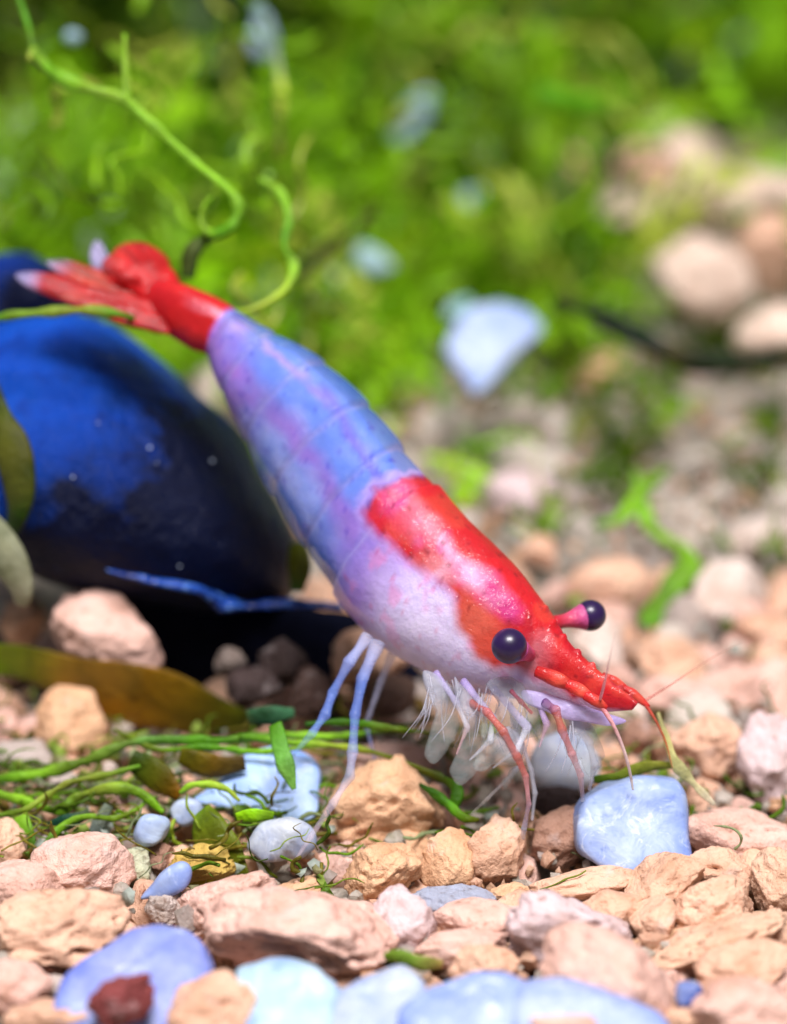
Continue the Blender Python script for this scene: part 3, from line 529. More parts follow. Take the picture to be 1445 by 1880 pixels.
# red saddle of the carapace and the snout
red = [(664, 938), (690, 895), (735, 876), (775, 868), (815, 860), (960, 1000), (1075, 1150), (1240, 1290), (1180, 1322), (1105, 1304), (1050, 1281), (1000, 1253), (955, 1231), (905, 1226), (870, 1205), (838, 1150), (830, 1090), (800, 1062), (760, 1042), (715, 1000), (672, 968)]
mr = polymask(jx, jy, red, 12)
rc = np.tile(np.array(lin(192, 28, 36)), (NS * NP, 1))
rc = lay(rc, lin(206, 92, 74), 0.9 * np.clip(1.35 - np.hypot((jx - 872) / 62, (jy - 1150) / 92), 0, 1) * np.clip((tt - 0.26) / 0.1, 0, 1))
band = np.clip(1.35 - segdist(jx, jy, [(728, 918), (770, 962), (815, 1008), (862, 1052), (905, 1090), (935, 1120)]) / (27 + 12 * na), 0, 1)
bc = np.tile(np.array(lin(208, 78, 140)), (NS * NP, 1)); bc = lay(bc, lin(226, 168, 205), np.clip((fbm(src * 8, 95, 3) + 0.15) / 0.4, 0, 1) * np.clip((jx - 745) / 40, 0, 1)); bc = lay(bc, lin(186, 44, 118), np.clip((jx - 870) / 40, 0, 1) * 0.8)
rc = rc * (1 - 0.92 * band[:, None]) + bc * 0.92 * band[:, None]
rc = lay(rc, lin(224, 170, 190), 0.85 * np.clip(1.3 - np.hypot((jx - 800) / 40, (jy - 1040) / 36) + 0.3 * nb, 0, 1))
rc = lay(rc, lin(206, 68, 52), 0.55 * np.clip((fbm(src * 9, 99, 2) - 0.2) / 0.3, 0, 1))
rc = lay(rc, lin(196, 128, 140), 0.75 * np.clip(1.2 - np.hypot((jx - 985) / 34, (jy - 1195) / 40) + 0.5 * nb, 0, 1))
rc = lay(rc, lin(150, 18, 40), 0.55 * np.clip((fbm(src * 15, 103, 2) - 0.3) / 0.25, 0, 1) * np.clip((ss - 15.5) / 1, 0, 1))
rc = lay(rc, lin(176, 18, 30), 0.6 * np.clip((ss - 16.5) / 1.5, 0, 1) * np.clip((na + 0.2) / 0.4, 0, 1))
rc = lay(rc, lin(120, 10, 26), 0.6 * dots)
col = col * (1 - mr[:, None]) + rc * mr[:, None]
edge = np.clip(1 - np.abs(segdist(jx, jy, red + red[:1]) - 9) / 9, 0, 1) * (mr < 0.5) * (ss < 13)
col = lay(col, lin(215, 175, 250), 0.7 * edge)
col = lay(col, lin(232, 222, 246), 0.35 * np.clip((ss - 12.2) / 1.5, 0, 1) * (1 - mr) * np.clip((tt - .4) / .15, 0, 1))
# red tail segment
mt = np.clip((3.25 + 0.12 * nb - 0.1 * (tt - .5) - ss) / 0.22, 0, 1)
tc_ = np.tile(np.array(lin(184, 26, 30)), (NS * NP, 1)); tc_ = lay(tc_, lin(240, 150, 170), 0.8 * np.clip(1.2 - np.abs(tt - 0.27) / 0.09 + 0.5 * nb, 0, 1) * np.clip((ss - 1.4) / 1, 0, 1)); tc_ = lay(tc_, lin(170, 20, 30), 0.6 * np.clip((nb - 0.1) / 0.3, 0, 1))
col = col * (1 - mt[:, None]) + tc_ * mt[:, None]
i = np.arange(NS - 1)[:, None] * NP; j = np.arange(NP)[None]; jn = (j + 1) % NP
F = np.stack([i + j, i + NP + j, i + NP + jn, i + jn], -1).reshape(-1, 4).tolist(); F.append(list(range(NP))); F.append(list(range((NS - 1) * NP, NS * NP))[::-1])
alpha = np.full(NS * NP, 1.0)
ab = np.clip((ss - 3.2) / 0.4, 0, 1) * np.clip((13.2 - ss) / 2.0, 0, 1)
alpha -= 0.50 * ab * (1 - mr) + 0.10 * mr * (ss < 14)
alpha -= 0.22 * np.clip((ss - 11.5) / 1.5, 0, 1) * (1 - mr) * np.clip((tt - .45) / .2, 0, 1)
add('body', mesh_from('body', flatV, F, M_BODY, col=np.concatenate([np.maximum(col, 0), np.clip(alpha, 0, 1)[:, None]], 1)), parent=shr)
k0, k1 = int(NS * 2.2 / 22), int(NS * 17.6 / 22); kk = k1 - k0
tp = np.minimum(1, np.minimum(np.arange(kk), np.arange(kk)[::-1]) / 14.0) ** 0.5
CV = C[k0:k1, None] - 0.03 * H[k0:k1, None, None] * U2[k0:k1, None] + (H[k0:k1] * .80 * tp)[:, None, None] * cs[None, :, None] * U2[k0:k1, None] + (Wd[k0:k1] * .80 * tp)[:, None, None] * sn[None, :, None] * L2[k0:k1, None]
CV = CV.reshape(-1, 3); CV = CV + (0.02 * fbm(CV * 6, 131, 3))[:, None] * nrm(CV - np.repeat(C[k0:k1], NP, 0))
cs_ = ss[k0 * NP:k1 * NP]; ct_ = tt[k0 * NP:k1 * NP]; m1 = fbm(CV * 4.5, 133, 3); m2 = fbm(CV * 10, 137, 3)
cc_ = np.tile(np.array(lin(108, 140, 228)), (kk * NP, 1))
cc_ = lay(cc_, lin(206, 200, 236), np.clip((m1 + .1) / .5, 0, 1) * .8); cc_ = lay(cc_, lin(172, 116, 206), .8 * np.clip(1.2 - np.abs(ct_ - .5 + .05 * m1) / .10, 0, 1) * np.clip((m2 + .5) / .6, 0, 1))
cc_ = lay(cc_, lin(92, 62, 170), .7 * np.clip(1.1 - np.abs(ct_ - .2) / .035, 0, 1) * np.clip((m2 + .1) / .4, 0, 1)); cc_ = lay(cc_, lin(70, 108, 200), .8 * np.clip((ct_ - .7) / .12, 0, 1) * (cs_ < 11.5))
for b_ in seg: cc_ = lay(cc_, lin(96, 110, 196), .6 * np.exp(-np.abs(cs_ - b_ + .3 * (ct_ - .5)) / .09))
cc_ = lay(cc_, lin(224, 208, 236), .85 * np.clip((cs_ - 11.2) / 1, 0, 1)); cc_ = lay(cc_, lin(206, 120, 160), .6 * np.clip((m2 - .15) / .25, 0, 1) * np.clip((cs_ - 11.4) / 1, 0, 1))
i = np.arange(kk - 1)[:, None] * NP
FC = np.stack([i + j, i + NP + j, i + NP + jn, i + jn], -1).reshape(-1, 4).tolist(); FC.append(list(range(NP))); FC.append(list(range((kk - 1) * NP, kk * NP))[::-1])
add('flesh', mesh_from('flesh', CV, FC, M_FLESH, col=np.clip(cc_, 0, 1)), 'milky flesh seen through the clear shell', parent=shr)

def blade(name, outline, depth, thick, rootpx, c_root, c_tip, e=0.7, a_root=1.0, a_tip=0.5, tilt=(0, 0), length=None, parent=None, label=None, noise_amp=0.01, tip0=0.76):
    V, F, c = inflate(outline, depth, thick, e=e, tilt=tilt, noise_amp=noise_amp, noise_f=9, seed=int(c_root[0] * 100) + len(outline), n=64, m=18)
    Wv = V @ np.array(CAMROT).T + P(c[0], c[1], depth)
    x, y, _ = project(Wv); dist = np.hypot(x - rootpx[0], y - rootpx[1]); t = dist / (length or dist.max())
    nz = fbm(Wv * 9, 61, 2); t = np.clip((t - tip0 + 0.12 * nz) / 0.25, 0, 1)
    cc = np.array(c_root)[None] * (1 - t[:, None]) + np.array(c_tip)[None] * t[:, None]
    cc = cc * (1 + 0.3 * fbm(Wv * 14, 67, 2))[:, None]
    if name in ('uropod', 'telson'):
        an_ = np.arctan2(y - rootpx[1] - 12, x - rootpx[0] - 20); cc = cc * (0.82 + 0.3 * np.clip(vnoise(np.stack([an_ * 26, dist * .01, 0 * an_], 1), 71) * 1.2, -1, 1))[:, None]
    al = a_root * (1 - t) + a_tip * t
    return add(name, mesh_from(name, Wv, F, M_CLEAR, col=np.concatenate([np.clip(cc, 0, 1), al[:, None]], 1)), label, parent=parent if parent is not None else shr)
R1, R2, WT = lin(184, 28, 32), lin(198, 54, 44), lin(190, 180, 232)
blade('uropod', [(334, 530), (322, 488), (302, 458), (265, 438), (226, 446), (202, 468), (188, 495), (212, 522), (250, 546), (290, 568), (320, 560)], 9.70, 0.06, (310, 545), R1, lin(196, 60, 56), a_root=0.95, a_tip=0.7, tilt=(0.1, 0.5), noise_amp=0.03)
blade('uropod', [(280, 570), (258, 536), (215, 506), (165, 488), (110, 474), (82, 478), (98, 496), (140, 520), (180, 540), (235, 572)], 9.68, 0.02, (280, 560), R2, WT, a_root=0.7, a_tip=0.3, tilt=(0, 0.4))
blade('telson', [(300, 590), (285, 556), (215, 536), (150, 518), (95, 500), (40, 496), (24, 506), (60, 532), (130, 560), (200, 580), (260, 606)], 9.62, 0.028, (290, 580), R1, WT, a_root=0.85, a_tip=0.3, tilt=(0, 0.3))
blade('uropod', [(316, 612), (292, 578), (240, 556), (190, 545), (130, 535), (110, 545), (140, 562), (195, 584), (250, 602), (288, 612)], 9.56, 0.024, (300, 600), R1, lin(215, 90, 80), a_root=0.85, a_tip=0.45, tilt=(0, 0.3))
blade('uropod', [(205, 500), (172, 490), (166, 462), (176, 440), (188, 446), (198, 468), (214, 484)], 9.82, 0.02, (205, 500), lin(190, 180, 225), WT, a_root=0.7, a_tip=0.35)

# eyes on stalks
def ball(px, py, d, r): V, F = ico(4); return P(px, py, d) + V * (r * d / K), F
def colour_tube(name, pts, rad, cols, alphas, parent, mat=None, ns=12, n=50, flat=0.85, wob=0.12, label=None, seed=0):
    V, F = strand(pts, rad, n, ns, flat, 0.2, wob, seed)
    t = np.repeat(np.linspace(0, 1, n), ns); k = np.linspace(0, 1, len(cols))
    cc = np.stack([np.interp(t, k, [c[a] for c in cols]) for a in range(3)], 1) * (1 + 0.3 * fbm(V * 12, seed + 3, 2))[:, None]
    al = np.interp(t, np.linspace(0, 1, len(alphas)), alphas)
    return add(name, mesh_from(name, V, F, mat or M_CLEAR, col=np.concatenate([np.clip(cc, 0, 1), al[:, None]], 1)), label, parent=parent)
PKS = lin(226, 70, 130)
for ex_, ey_, ed, er, stalk in ((935, 1186, 8.60, 33, [(990, 1212, 8.84), (968, 1200, 8.74), (946, 1190, 8.63)]), (1084, 1130, 8.96, 29, [(1016, 1144, 8.90), (1042, 1139, 8.93), (1070, 1133, 8.95)])):
    stk = colour_tube('eyestalk', stalk, [14, 14, 24], [lin(186, 30, 44), lin(200, 70, 100), lin(186, 80, 140)], [1, 1, 1], shr, ns=20, n=24, flat=1, wob=0.05)
    V, F = ball(ex_, ey_, ed, er)
    e_o = add('eye', mesh_from('eye', V, F, M_EYE)); e_o.parent = stk
# antennal scale, pale blade under the snout
LAV = lin(196, 176, 245)
blade('antennal_scale', [(960, 1268), (1000, 1272), (1050, 1288), (1100, 1304), (1150, 1322), (1118, 1332), (1060, 1322), (1005, 1308), (965, 1292)], 8.70, 0.02, (960, 1275), lin(205, 190, 240), LAV, a_root=0.6, a_tip=0.45, tilt=(-0.1, 0.2), noise_amp=0.012, tip0=0.5)
blade('antennal_scale', [(1050, 1225), (1090, 1235), (1140, 1262), (1165, 1285), (1150, 1300), (1110, 1285), (1070, 1262)], 8.9, 0.03, (1050, 1230), R1, lin(214, 60, 60), a_tip=0.9)
# antennule bases (red jointed pegs) and feelers
RR = lin(186, 26, 32); OR = lin(214, 78, 62)
for pts, rad in (([(985, 1232, 8.69), (1020, 1246, 8.66), (1046, 1258, 8.65)], [14, 18, 12]), ([(1040, 1256, 8.65), (1062, 1266, 8.64), (1082, 1278, 8.63)], [12, 16, 11]), ([(1074, 1276, 8.63), (1096, 1288, 8.62), (1114, 1300, 8.62)], [12, 14, 6]),
                 ([(1105, 1242, 8.84), (1128, 1252, 8.83), (1148, 1264, 8.83)], [10, 13, 9]), ([(1142, 1262, 8.83), (1164, 1276, 8.82), (1192, 1298, 8.81)], [9, 12, 5])):
    colour_tube('antennule_segment', pts, [v * .8 for v in rad], [RR, lin(200, 50, 46), OR, RR], [1, 1, 1, 1], shr, ns=16, n=24, wob=0.1, seed=int(pts[0][0]))
colour_tube('antenna', [(1100, 1290, 8.64), (1108, 1262, 8.5), (1118, 1215, 8.35), (1130, 1160, 8.2)], [3, 3, 2, 1], [lin(235, 170, 190), lin(235, 215, 225)], [0.7, 0.4, 0.05], shr, wob=0)
colour_tube('antenna', [(1100, 1290, 8.62), (1128, 1335, 8.62), (1148, 1385, 8.66), (1158, 1425, 8.72), (1162, 1450, 8.74)], [5, 3.6, 3, 2.6, 2], [lin(225, 120, 130), lin(240, 215, 215), lin(235, 230, 225)], [1, 0.85, 0.8], shr, wob=0)
colour_tube('antenna', [(1186, 1295, 8.81), (1205, 1325, 8.8), (1222, 1362, 8.8), (1235, 1410, 8.8)], [4, 2.6, 2.2, 1], [lin(200, 70, 60), lin(170, 110, 60)], [.9, 0.5], shr, wob=0)
colour_tube('antenna', [(1182, 1288, 8.82), (1235, 1255, 8.9), (1300, 1212, 9.0), (1360, 1180, 9.1)], [3, 2, 1.8, 1], [lin(210, 120, 110), lin(190, 150, 130)], [0.5, 0.2], shr, wob=0)
# walking legs and mouth legs
BLU, PAL, WH, RED = lin(120, 150, 235), lin(195, 198, 232), lin(212, 214, 228), lin(190, 92, 82)
PK = lin(226, 170, 180)
LEGS = [
 ('walking_leg', [(676, 1168, 8.95), (641, 1216, 8.9), (611, 1272, 8.9), (597, 1312, 8.88), (574, 1345, 8.86), (540, 1384, 8.9)], [15, 12, 10, 11, 9, 4], [PAL, BLU, BLU, lin(140, 190, 220)], [.7, .55, .55, .3]),
 ('walking_leg', [(694, 1180, 8.93), (665, 1247, 8.86), (652, 1312, 8.82), (647, 1383, 8.78), (642, 1425, 8.74), (611, 1476, 8.72), (570, 1537, 8.72), (530, 1598, 8.72)], [17, 13, 11, 12, 10, 8, 6, 3], [PAL, BLU, BLU, PAL, PAL, lin(215, 195, 205), lin(215, 195, 205)], [.7, .6, .55, .5, .42, .34, .25]),
 ('walking_leg', [(720, 1200, 9.1), (700, 1250, 9.15), (672, 1330, 9.2), (690, 1400, 9.2)], [14, 11, 9, 5], [PAL, PAL, BLU], [.6, .5, .4]),
 ('mouth_leg', [(800, 1235, 8.82), (838, 1290, 8.7), (858, 1335, 8.66), (838, 1385, 8.66)], [9, 8, 7, 2], [LAV, WH, PK], [.6, .4, .35]),
 ('mouth_leg', [(850, 1250, 8.8), (905, 1318, 8.66), (900, 1360, 8.62), (862, 1396, 8.64)], [10, 9, 8, 2], [LAV, WH, WH], [.6, .45, .35]),
 ('mouth_leg', [(905, 1262, 8.76), (968, 1335, 8.64), (948, 1378, 8.62), (905, 1410, 8.66)], [10, 10, 8, 2], [LAV, WH, WH], [.6, .45, .35]),
 ('mouth_leg', [(985, 1282, 8.74), (1004, 1330, 8.68), (990, 1372, 8.68)], [9, 8, 2], [LAV, PK], [.6, .4]),
 ('walking_leg', [(862, 1290, 8.74), (895, 1308, 8.64), (924, 1343, 8.62), (950, 1390, 8.62), (965, 1425, 8.64), (971, 1476, 8.68), (962, 1522, 8.74), (957, 1562, 8.8)], [13, 12, 12, 12, 10, 7, 8, 8], [RED, RED, RED, RED, PK, PAL, WH], [.95, .95, .95, .9, .75, .6, .8]),
 ('walking_leg', [(935, 1290, 8.9), (960, 1370, 8.86), (975, 1413, 8.84), (982, 1456, 8.84), (977, 1506, 8.86)], [10, 8, 7, 7, 4], [PAL, WH, WH], [.7, .7, .6]),
 ('walking_leg', [(938, 1268, 8.62), (956, 1288, 8.58), (977, 1310, 8.58)], [7, 7, 4], [lin(120, 30, 60), lin(170, 70, 80)], [.95, .8]),
 ('walking_leg', [(1000, 1290, 8.7), (1020, 1304, 8.64), (1032, 1340, 8.62), (1050, 1384, 8.64), (1066, 1424, 8.7), (1070, 1470, 8.8)], [14, 14, 13, 11, 9, 6], [lin(80, 40, 130), RED, RED, PK, WH], [.95, .9, .85, .7, .7]),
 ('walking_leg', [(1040, 1300, 8.76), (1060, 1330, 8.74), (1082, 1364, 8.74), (1092, 1404, 8.76), (1082, 1450, 8.82)], [13, 13, 12, 11, 5], [LAV, WH, WH], [.8, .65, .6]),
 ('walking_leg', [(960, 1400, 8.9), (930, 1432, 8.9), (895, 1466, 8.9), (866, 1494, 8.92)], [7, 6, 5, 3], [WH, lin(225, 215, 205)], [.6, .5]),
]
def jointed(pts, rad):
    p = [np.array((*a, r), float) for a, r in zip(pts, rad)]; out = [p[0]]
    for a, b in zip(p[:-1], p[1:]):
        for f, g in ((.14, 1.0), (.5, .84), (.86, 1.0)):
            q_ = a * (1 - f) + b * f; q_[3] *= g; out.append(q_)
        e_ = b.copy(); e_[3] *= 1.16; out.append(e_)
    out[-1][3] = p[-1][3]
    return [tuple(q_[:3]) for q_ in out], [float(q_[3]) for q_ in out]
for k, (nm, pts, rad, cols, al) in enumerate(LEGS):
    pts, rad = jointed(pts, rad)
    kf = (0.85 if k < 2 else 0.62) if nm == 'walking_leg' else 0.75
    colour_tube(nm, pts, [v * kf for v in rad], cols, [v * (0.56 if nm == 'walking_leg' else 0.62) for v in al], shr, ns=12, n=110, wob=0.08, seed=k * 5 + 1)

hv, hf, ho = [], [], 0
for k in range(48):
    hx = rng.uniform(780, 1090); hy = 1238 + 0.17 * (hx - 780) + rng.uniform(0, 60); hd = rng.uniform(8.66, 8.84); dx_ = rng.normal(-8, 16); ln_ = rng.uniform(35, 95)
    V, F = strand([(hx, hy, hd), (hx + dx_ * .4, hy + ln_ * .5, hd - .02), (hx + dx_ * 1.4, hy + ln_, hd + rng.normal(0, .03))], [1.6, 1.3, .5], 10, 4, 1, 0, 0)
    hv.append(V); hf += [[x + ho for x in f] for f in F]; ho += len(V)
hv = np.concatenate(hv); add('setae', mesh_from('setae', hv, hf, M_CLEAR, col=np.tile(np.array([*lin(205, 205, 222), .3]), (len(hv), 1))), kind='stuff', parent=shr)
MP = lin(176, 178, 196); MP2 = lin(168, 178, 178)
for ol, dep, rt in [
 ([(778, 1232), (812, 1250), (838, 1285), (846, 1325), (832, 1362), (808, 1384), (786, 1372), (792, 1335), (800, 1300), (782, 1268)], 8.78, (790, 1235)),
 ([(836, 1245), (870, 1290), (884, 1335), (894, 1378), (876, 1418), (846, 1420), (832, 1398), (852, 1360), (852, 1320), (838, 1285)], 8.74, (840, 1250)),
 ([(858, 1408), (880, 1378), (915, 1356), (948, 1330), (966, 1346), (950, 1384), (915, 1404), (880, 1428)], 8.68, (955, 1340)),
 ([(892, 1250), (940, 1258), (978, 1284), (990, 1320), (972, 1362), (940, 1372), (918, 1342), (915, 1300)], 8.72, (920, 1255)),
 ([(880, 1280), (902, 1300), (904, 1345), (890, 1370), (876, 1345), (874, 1310)], 8.66, (885, 1280)),
 ([(1034, 1300), (1066, 1322), (1090, 1360), (1100, 1405), (1088, 1444), (1070, 1420), (1058, 1370), (1040, 1335)], 8.76, (1040, 1300)),
 ([(940, 1395), (958, 1402), (948, 1438), (925, 1456), (912, 1440), (925, 1415)], 8.8, (950, 1395))]:
    blade('mouthpart', ol, dep, 0.035, rt, MP, MP2, a_root=0.42, a_tip=0.2, tip0=0.3, noise_amp=0.045, tilt=(0.2, 0.1))

# ------------------------------------------------------------------ plants
def plant(name, pts, rad, cols, label, cat, group=None, flat=0.6, n=60, ns=10, tilt=0.3, wob=0.32, parent=None, seed=1):
    V, F = strand(pts, rad, n, ns, flat, tilt, wob, seed)
    t = np.repeat(np.linspace(0, 1, n), ns); k = np.linspace(0, 1, len(cols))
    cc = np.stack([np.interp(t, k, [c[a] for c in cols]) for a in range(3)], 1) * (1 + 0.4 * fbm(V * 6, seed + 3, 3))[:, None]
    br = 0.3 * np.clip((fbm(V * 3.5, seed + 17, 3) - 0.22) / 0.3, 0, 1)[:, None]; cc = cc * (1 - br) + np.array([.20, .15, .03]) * br
    return add(name, mesh_from(name, V, F, M_PLANT, col=np.clip(cc, 0, 1)), label, cat, group, parent=parent)
LIME, GRN, DGR, YG, OLV, TEAL = lin(150, 205, 50), lin(95, 160, 25), lin(40, 85, 15), lin(185, 205, 70), lin(105, 115, 15), lin(60, 130, 110)
BRN = lin(165, 110, 18)
root = bpy.data.objects.new('moss_strand', None); COL.objects.link(root); root.location = P(360, 500, 9.75)
root['label'] = 'bright green branching moss strand curling to a hook above the shrimp\'s tail'; root['category'] = 'moss'
d0 = 9.75
plant('stem', [(30, -20, d0 + .2), (52, 50, d0 + .15), (64, 98, d0 + .1), (108, 140, d0), (165, 164, d0), (222, 180, d0), (262, 212, d0), (312, 258, d0), (362, 302, d0), (422, 352, d0), (438, 385, d0), (422, 418, d0), (392, 430, d0 + .03), (371, 412, d0 + .05), (374, 384, d0 + .05), (388, 362, d0 + .03)], [6, 6, 9, 12, 12, 13, 11, 9, 8, 8, 11, 11, 9, 7, 6, 4], [GRN, GRN, LIME, LIME, LIME, LIME, GRN, LIME, LIME], None, None, n=160, flat=0.9, parent=root, wob=0.28)
plant('side_shoot', [(232, 188, d0), (231, 150, d0), (229, 105, d0), (229, 62, d0)], [12, 9, 6, 4], [LIME, LIME], None, None, flat=0.9, parent=root, wob=0.1)
plant('bud', [(64, 92, d0 + .1), (57, 100, d0 + .08), (53, 110, d0 + .06)], [7, 8, 4], [LIME, YG], None, None, flat=1, n=16, parent=root)
plant('side_shoot', [(410, 425, d0), (375, 440, d0 + .1), (352, 465, d0 + .1), (345, 510, d0 + .1)], [11, 14, 16, 15], [GRN, DGR, DGR], None, None, flat=0.8, parent=root)
plant('moss_strand', [(478, 330, 10.1), (512, 352, 10.05), (530, 400, 10.0), (522, 450, 9.95), (540, 490, 9.9), (520, 535, 9.85), (455, 570, 9.8), (400, 575, 9.9)], [8, 10, 9, 6, 9, 8, 7, 5], [LIME, LIME, GRN, LIME, YG, LIME], 'yellow green moss strand arching down to the shrimp\'s lower back', 'moss', flat=0.9)
plant('moss_strand', [(-30, 586, 9.55), (40, 578, 9.5), (110, 572, 9.48), (170, 570, 9.47), (235, 582, 9.5), (290, 610, 9.8)], [9, 9, 9, 9, 7, 4], [GRN, LIME, YG, GRN, DGR], 'green moss strand lying across the blue stone below the tail fan', 'moss', flat=0.9)
plant('moss_strand', [(455, 210, 11.2), (465, 245, 11.2), (478, 268, 11.2)], [9, 9, 10], [LIME, YG], 'short blurred lime moss tip right of the branching strand', 'moss')
plant('moss_strand', [(470, 10, 11.4), (492, 60, 11.4), (510, 120, 11.4), (516, 180, 11.4), (512, 290, 11.4)], [14, 12, 10, 9, 7], [lin(150, 180, 190), lin(150, 180, 170), YG, OLV], 'thin pale blurred strand hanging from the top edge', 'moss')
plant('twig', [(545, 510, 11.6), (590, 465, 11.7), (640, 425, 11.8), (700, 375, 11.9)], [13, 11, 10, 8], [lin(30, 45, 10), lin(45, 55, 15)], 'blurred dark thin twig rising to the right above the shrimp', 'twig')
plant('twig', [(1020, 550, 12.3), (1080, 572, 12.2), (1130, 600, 12.1), (1200, 634, 12.0), (1280, 662, 12.0), (1360, 664, 12.0), (1480, 650, 12.0)], [10, 15, 18, 20, 22, 20, 18], [lin(38, 55, 22), lin(24, 38, 24), lin(20, 36, 26), lin(40, 60, 20), lin(20, 26, 26)], 'blurred dark green twig lying across the right of the picture', 'twig')
plant('plant_leaf', [(1165, 860, 11.4), (1178, 930, 11.3), (1200, 975, 11.2), (1250, 1010, 11.1), (1260, 1045, 11.0), (1215, 1100, 10.9), (1185, 1150, 10.8)], [7, 14, 12, 14, 20, 24, 12], [GRN, lin(130, 185, 50), LIME, lin(120, 180, 30), lin(100, 170, 20), lin(115, 180, 20)], 'blurred bright green bent leaf right of the far eye', 'leaf', flat=0.25)
plant('plant_leaf', [(1090, 965, 11.2), (1140, 950, 11.2), (1180, 900, 11.3), (1230, 860, 11.4)], [8, 12, 12, 6], [GRN, LIME, GRN], 'blurred light green leaf crossing the top of the bent leaf', 'leaf', flat=0.25)
plant('plant_leaf', [(985, 170, 13.0), (1030, 180, 13.0), (1080, 195, 13.1), (1120, 215, 13.2)], [14, 20, 22, 12], [lin(110, 190, 20), lin(120, 200, 25)], 'blurred vivid green leaf lying high in the moss at right', 'leaf', flat=0.3)
# the brown leaf and the green strands in front at left
plant('fallen_leaf', [(-40, 1212, 9.85), (30, 1214, 9.82), (95, 1232, 9.8), (170, 1258, 9.78), (240, 1276, 9.76), (310, 1290, 9.76), (380, 1312, 9.76), (440, 1326, 9.76), (485, 1334, 9.8)], [32, 36, 44, 58, 64, 62, 48, 30, 8], [lin(120, 150, 10), lin(125, 140, 10), lin(140, 100, 14), BRN, lin(140, 100, 14), lin(105, 85, 8), lin(85, 88, 8), lin(80, 95, 10)], 'olive brown translucent fallen leaf lying below the blue stone', 'leaf', flat=0.10, n=110, ns=24, tilt=0.45, wob=0.1)
plant('moss_strand', [(-30, 1432, 9.3), (60, 1424, 9.25), (150, 1400, 9.22), (235, 1366, 9.2), (310, 1358, 9.2), (400, 1360, 9.22), (500, 1350, 9.25), (620, 1352, 9.3), (720, 1338, 9.35), (800, 1318, 9.4)], [8, 11, 10, 9, 12, 9, 8, 7, 7, 4], [GRN, LIME, lin(140, 190, 60), lin(130, 185, 80), GRN, GRN, LIME, GRN, OLV], 'long green strand running over the gravel behind the rear legs', 'moss', n=120)
plant('moss_strand', [(440, 1352, 9.2), (540, 1364, 9.15), (640, 1372, 9.15), (720, 1392, 9.12), (800, 1424, 9.08), (838, 1450, 9.0), (832, 1486, 8.98)], [7, 7, 6, 6, 8, 13, 8], [GRN, LIME, YG, OLV, OLV, GRN, GRN], 'thin green strand crossing in front of the pale pink stone', 'moss', n=90)
plant('moss_strand', [(-20, 1452, 9.15), (40, 1470, 9.1), (110, 1490, 9.05), (140, 1465, 9.05), (200, 1448, 9.0), (255, 1456, 9.0), (300, 1492, 8.98)], [10, 10, 8, 9, 9, 13, 7], [LIME, lin(140, 190, 40), GRN, lin(150, 175, 60), LIME, lin(130, 190, 20)], 'green strand winding through the gravel at the left below the long one', 'moss', n=90)
plant('plant_leaf', [(35, 1500, 8.98), (45, 1535, 8.95), (62, 1575, 8.92), (66, 1590, 8.92)], [18, 24, 16, 7], [LIME, GRN, DGR], 'upright green leaf at the left edge above the knobbly pink stone', 'leaf', flat=0.2)
plant('plant_leaf', [(92, 1520, 9.0), (125, 1508, 8.98), (165, 1492, 9.0)], [12, 18, 10], [lin(30, 75, 55), lin(35, 80, 60)], 'dark teal leaf scrap at lower left', 'leaf', flat=0.3)
plant('plant_leaf', [(170, 1540, 9.0), (185, 1505, 8.98), (200, 1478, 9.0)], [12, 16, 10], [lin(140, 155, 150), lin(120, 140, 130)], 'pale grey leaf scrap next to the dark teal one', 'leaf', flat=0.3)
plant('plant_leaf', [(240, 1395, 9.1), (290, 1425, 9.08), (330, 1460, 9.05)], [20, 34, 14], [DGR, lin(110, 110, 15), lin(150, 95, 10)], 'olive brown leaf under the long green strand', 'leaf', flat=0.2)
plant('plant_leaf', [(330, 1388, 9.12), (390, 1405, 9.12), (450, 1400, 9.12)], [16, 28, 14], [lin(120, 115, 10), lin(110, 85, 15), lin(80, 60, 30)], 'brown leaf behind the triangular blue chip', 'leaf', flat=0.2)
plant('plant_leaf', [(505, 1330, 9.0), (520, 1390, 8.92), (540, 1450, 8.9)], [14, 20, 5], [GRN, lin(120, 185, 80), lin(130, 190, 80)], 'green leaf spike pointing down over the triangular blue chip', 'leaf', flat=0.2)
plant('plant_leaf', [(455, 1318, 9.3), (500, 1312, 9.28), (540, 1308, 9.3)], [14, 22, 10], [lin(60, 110, 70), lin(80, 140, 100)], 'teal leaf scrap left of the rear legs', 'leaf', flat=0.25)
plant('plant_leaf', [(435, 1502, 8.85), (470, 1496, 8.83), (502, 1498, 8.85)], [10, 16, 9], [lin(150, 210, 20), lin(150, 210, 30)], 'small vivid green leaf touching the lower edge of the triangular chip', 'leaf', flat=0.25)
plant('plant_leaf', [(370, 1490, 8.95), (385, 1530, 8.9), (420, 1575, 8.86), (450, 1612, 8.82)], [22, 46, 50, 20], [lin(140, 185, 15), lin(130, 160, 10), lin(120, 140, 10), OLV], 'green and yellow leaf tuft below the triangular blue chip', 'leaf', flat=0.22, tilt=0.5)
plant('plant_leaf', [(350, 1626, 8.76), (385, 1618, 8.74), (410, 1606, 8.76)], [8, 16, 8], [lin(190, 170, 30), lin(200, 180, 40)], 'yellow leaf scrap on the tilted pinkish stone', 'leaf', flat=0.25)
plant('plant_leaf', [(1208, 1308, 9.0), (1222, 1350, 8.95), (1240, 1400, 8.92), (1275, 1440, 8.9), (1312, 1478, 8.88)], [3, 6, 10, 8, 3], [lin(205, 200, 140), lin(205, 200, 130), lin(200, 195, 140), lin(195, 185, 165)], 'yellowish translucent plant stem right of the white feeler', 'leaf', flat=0.15)
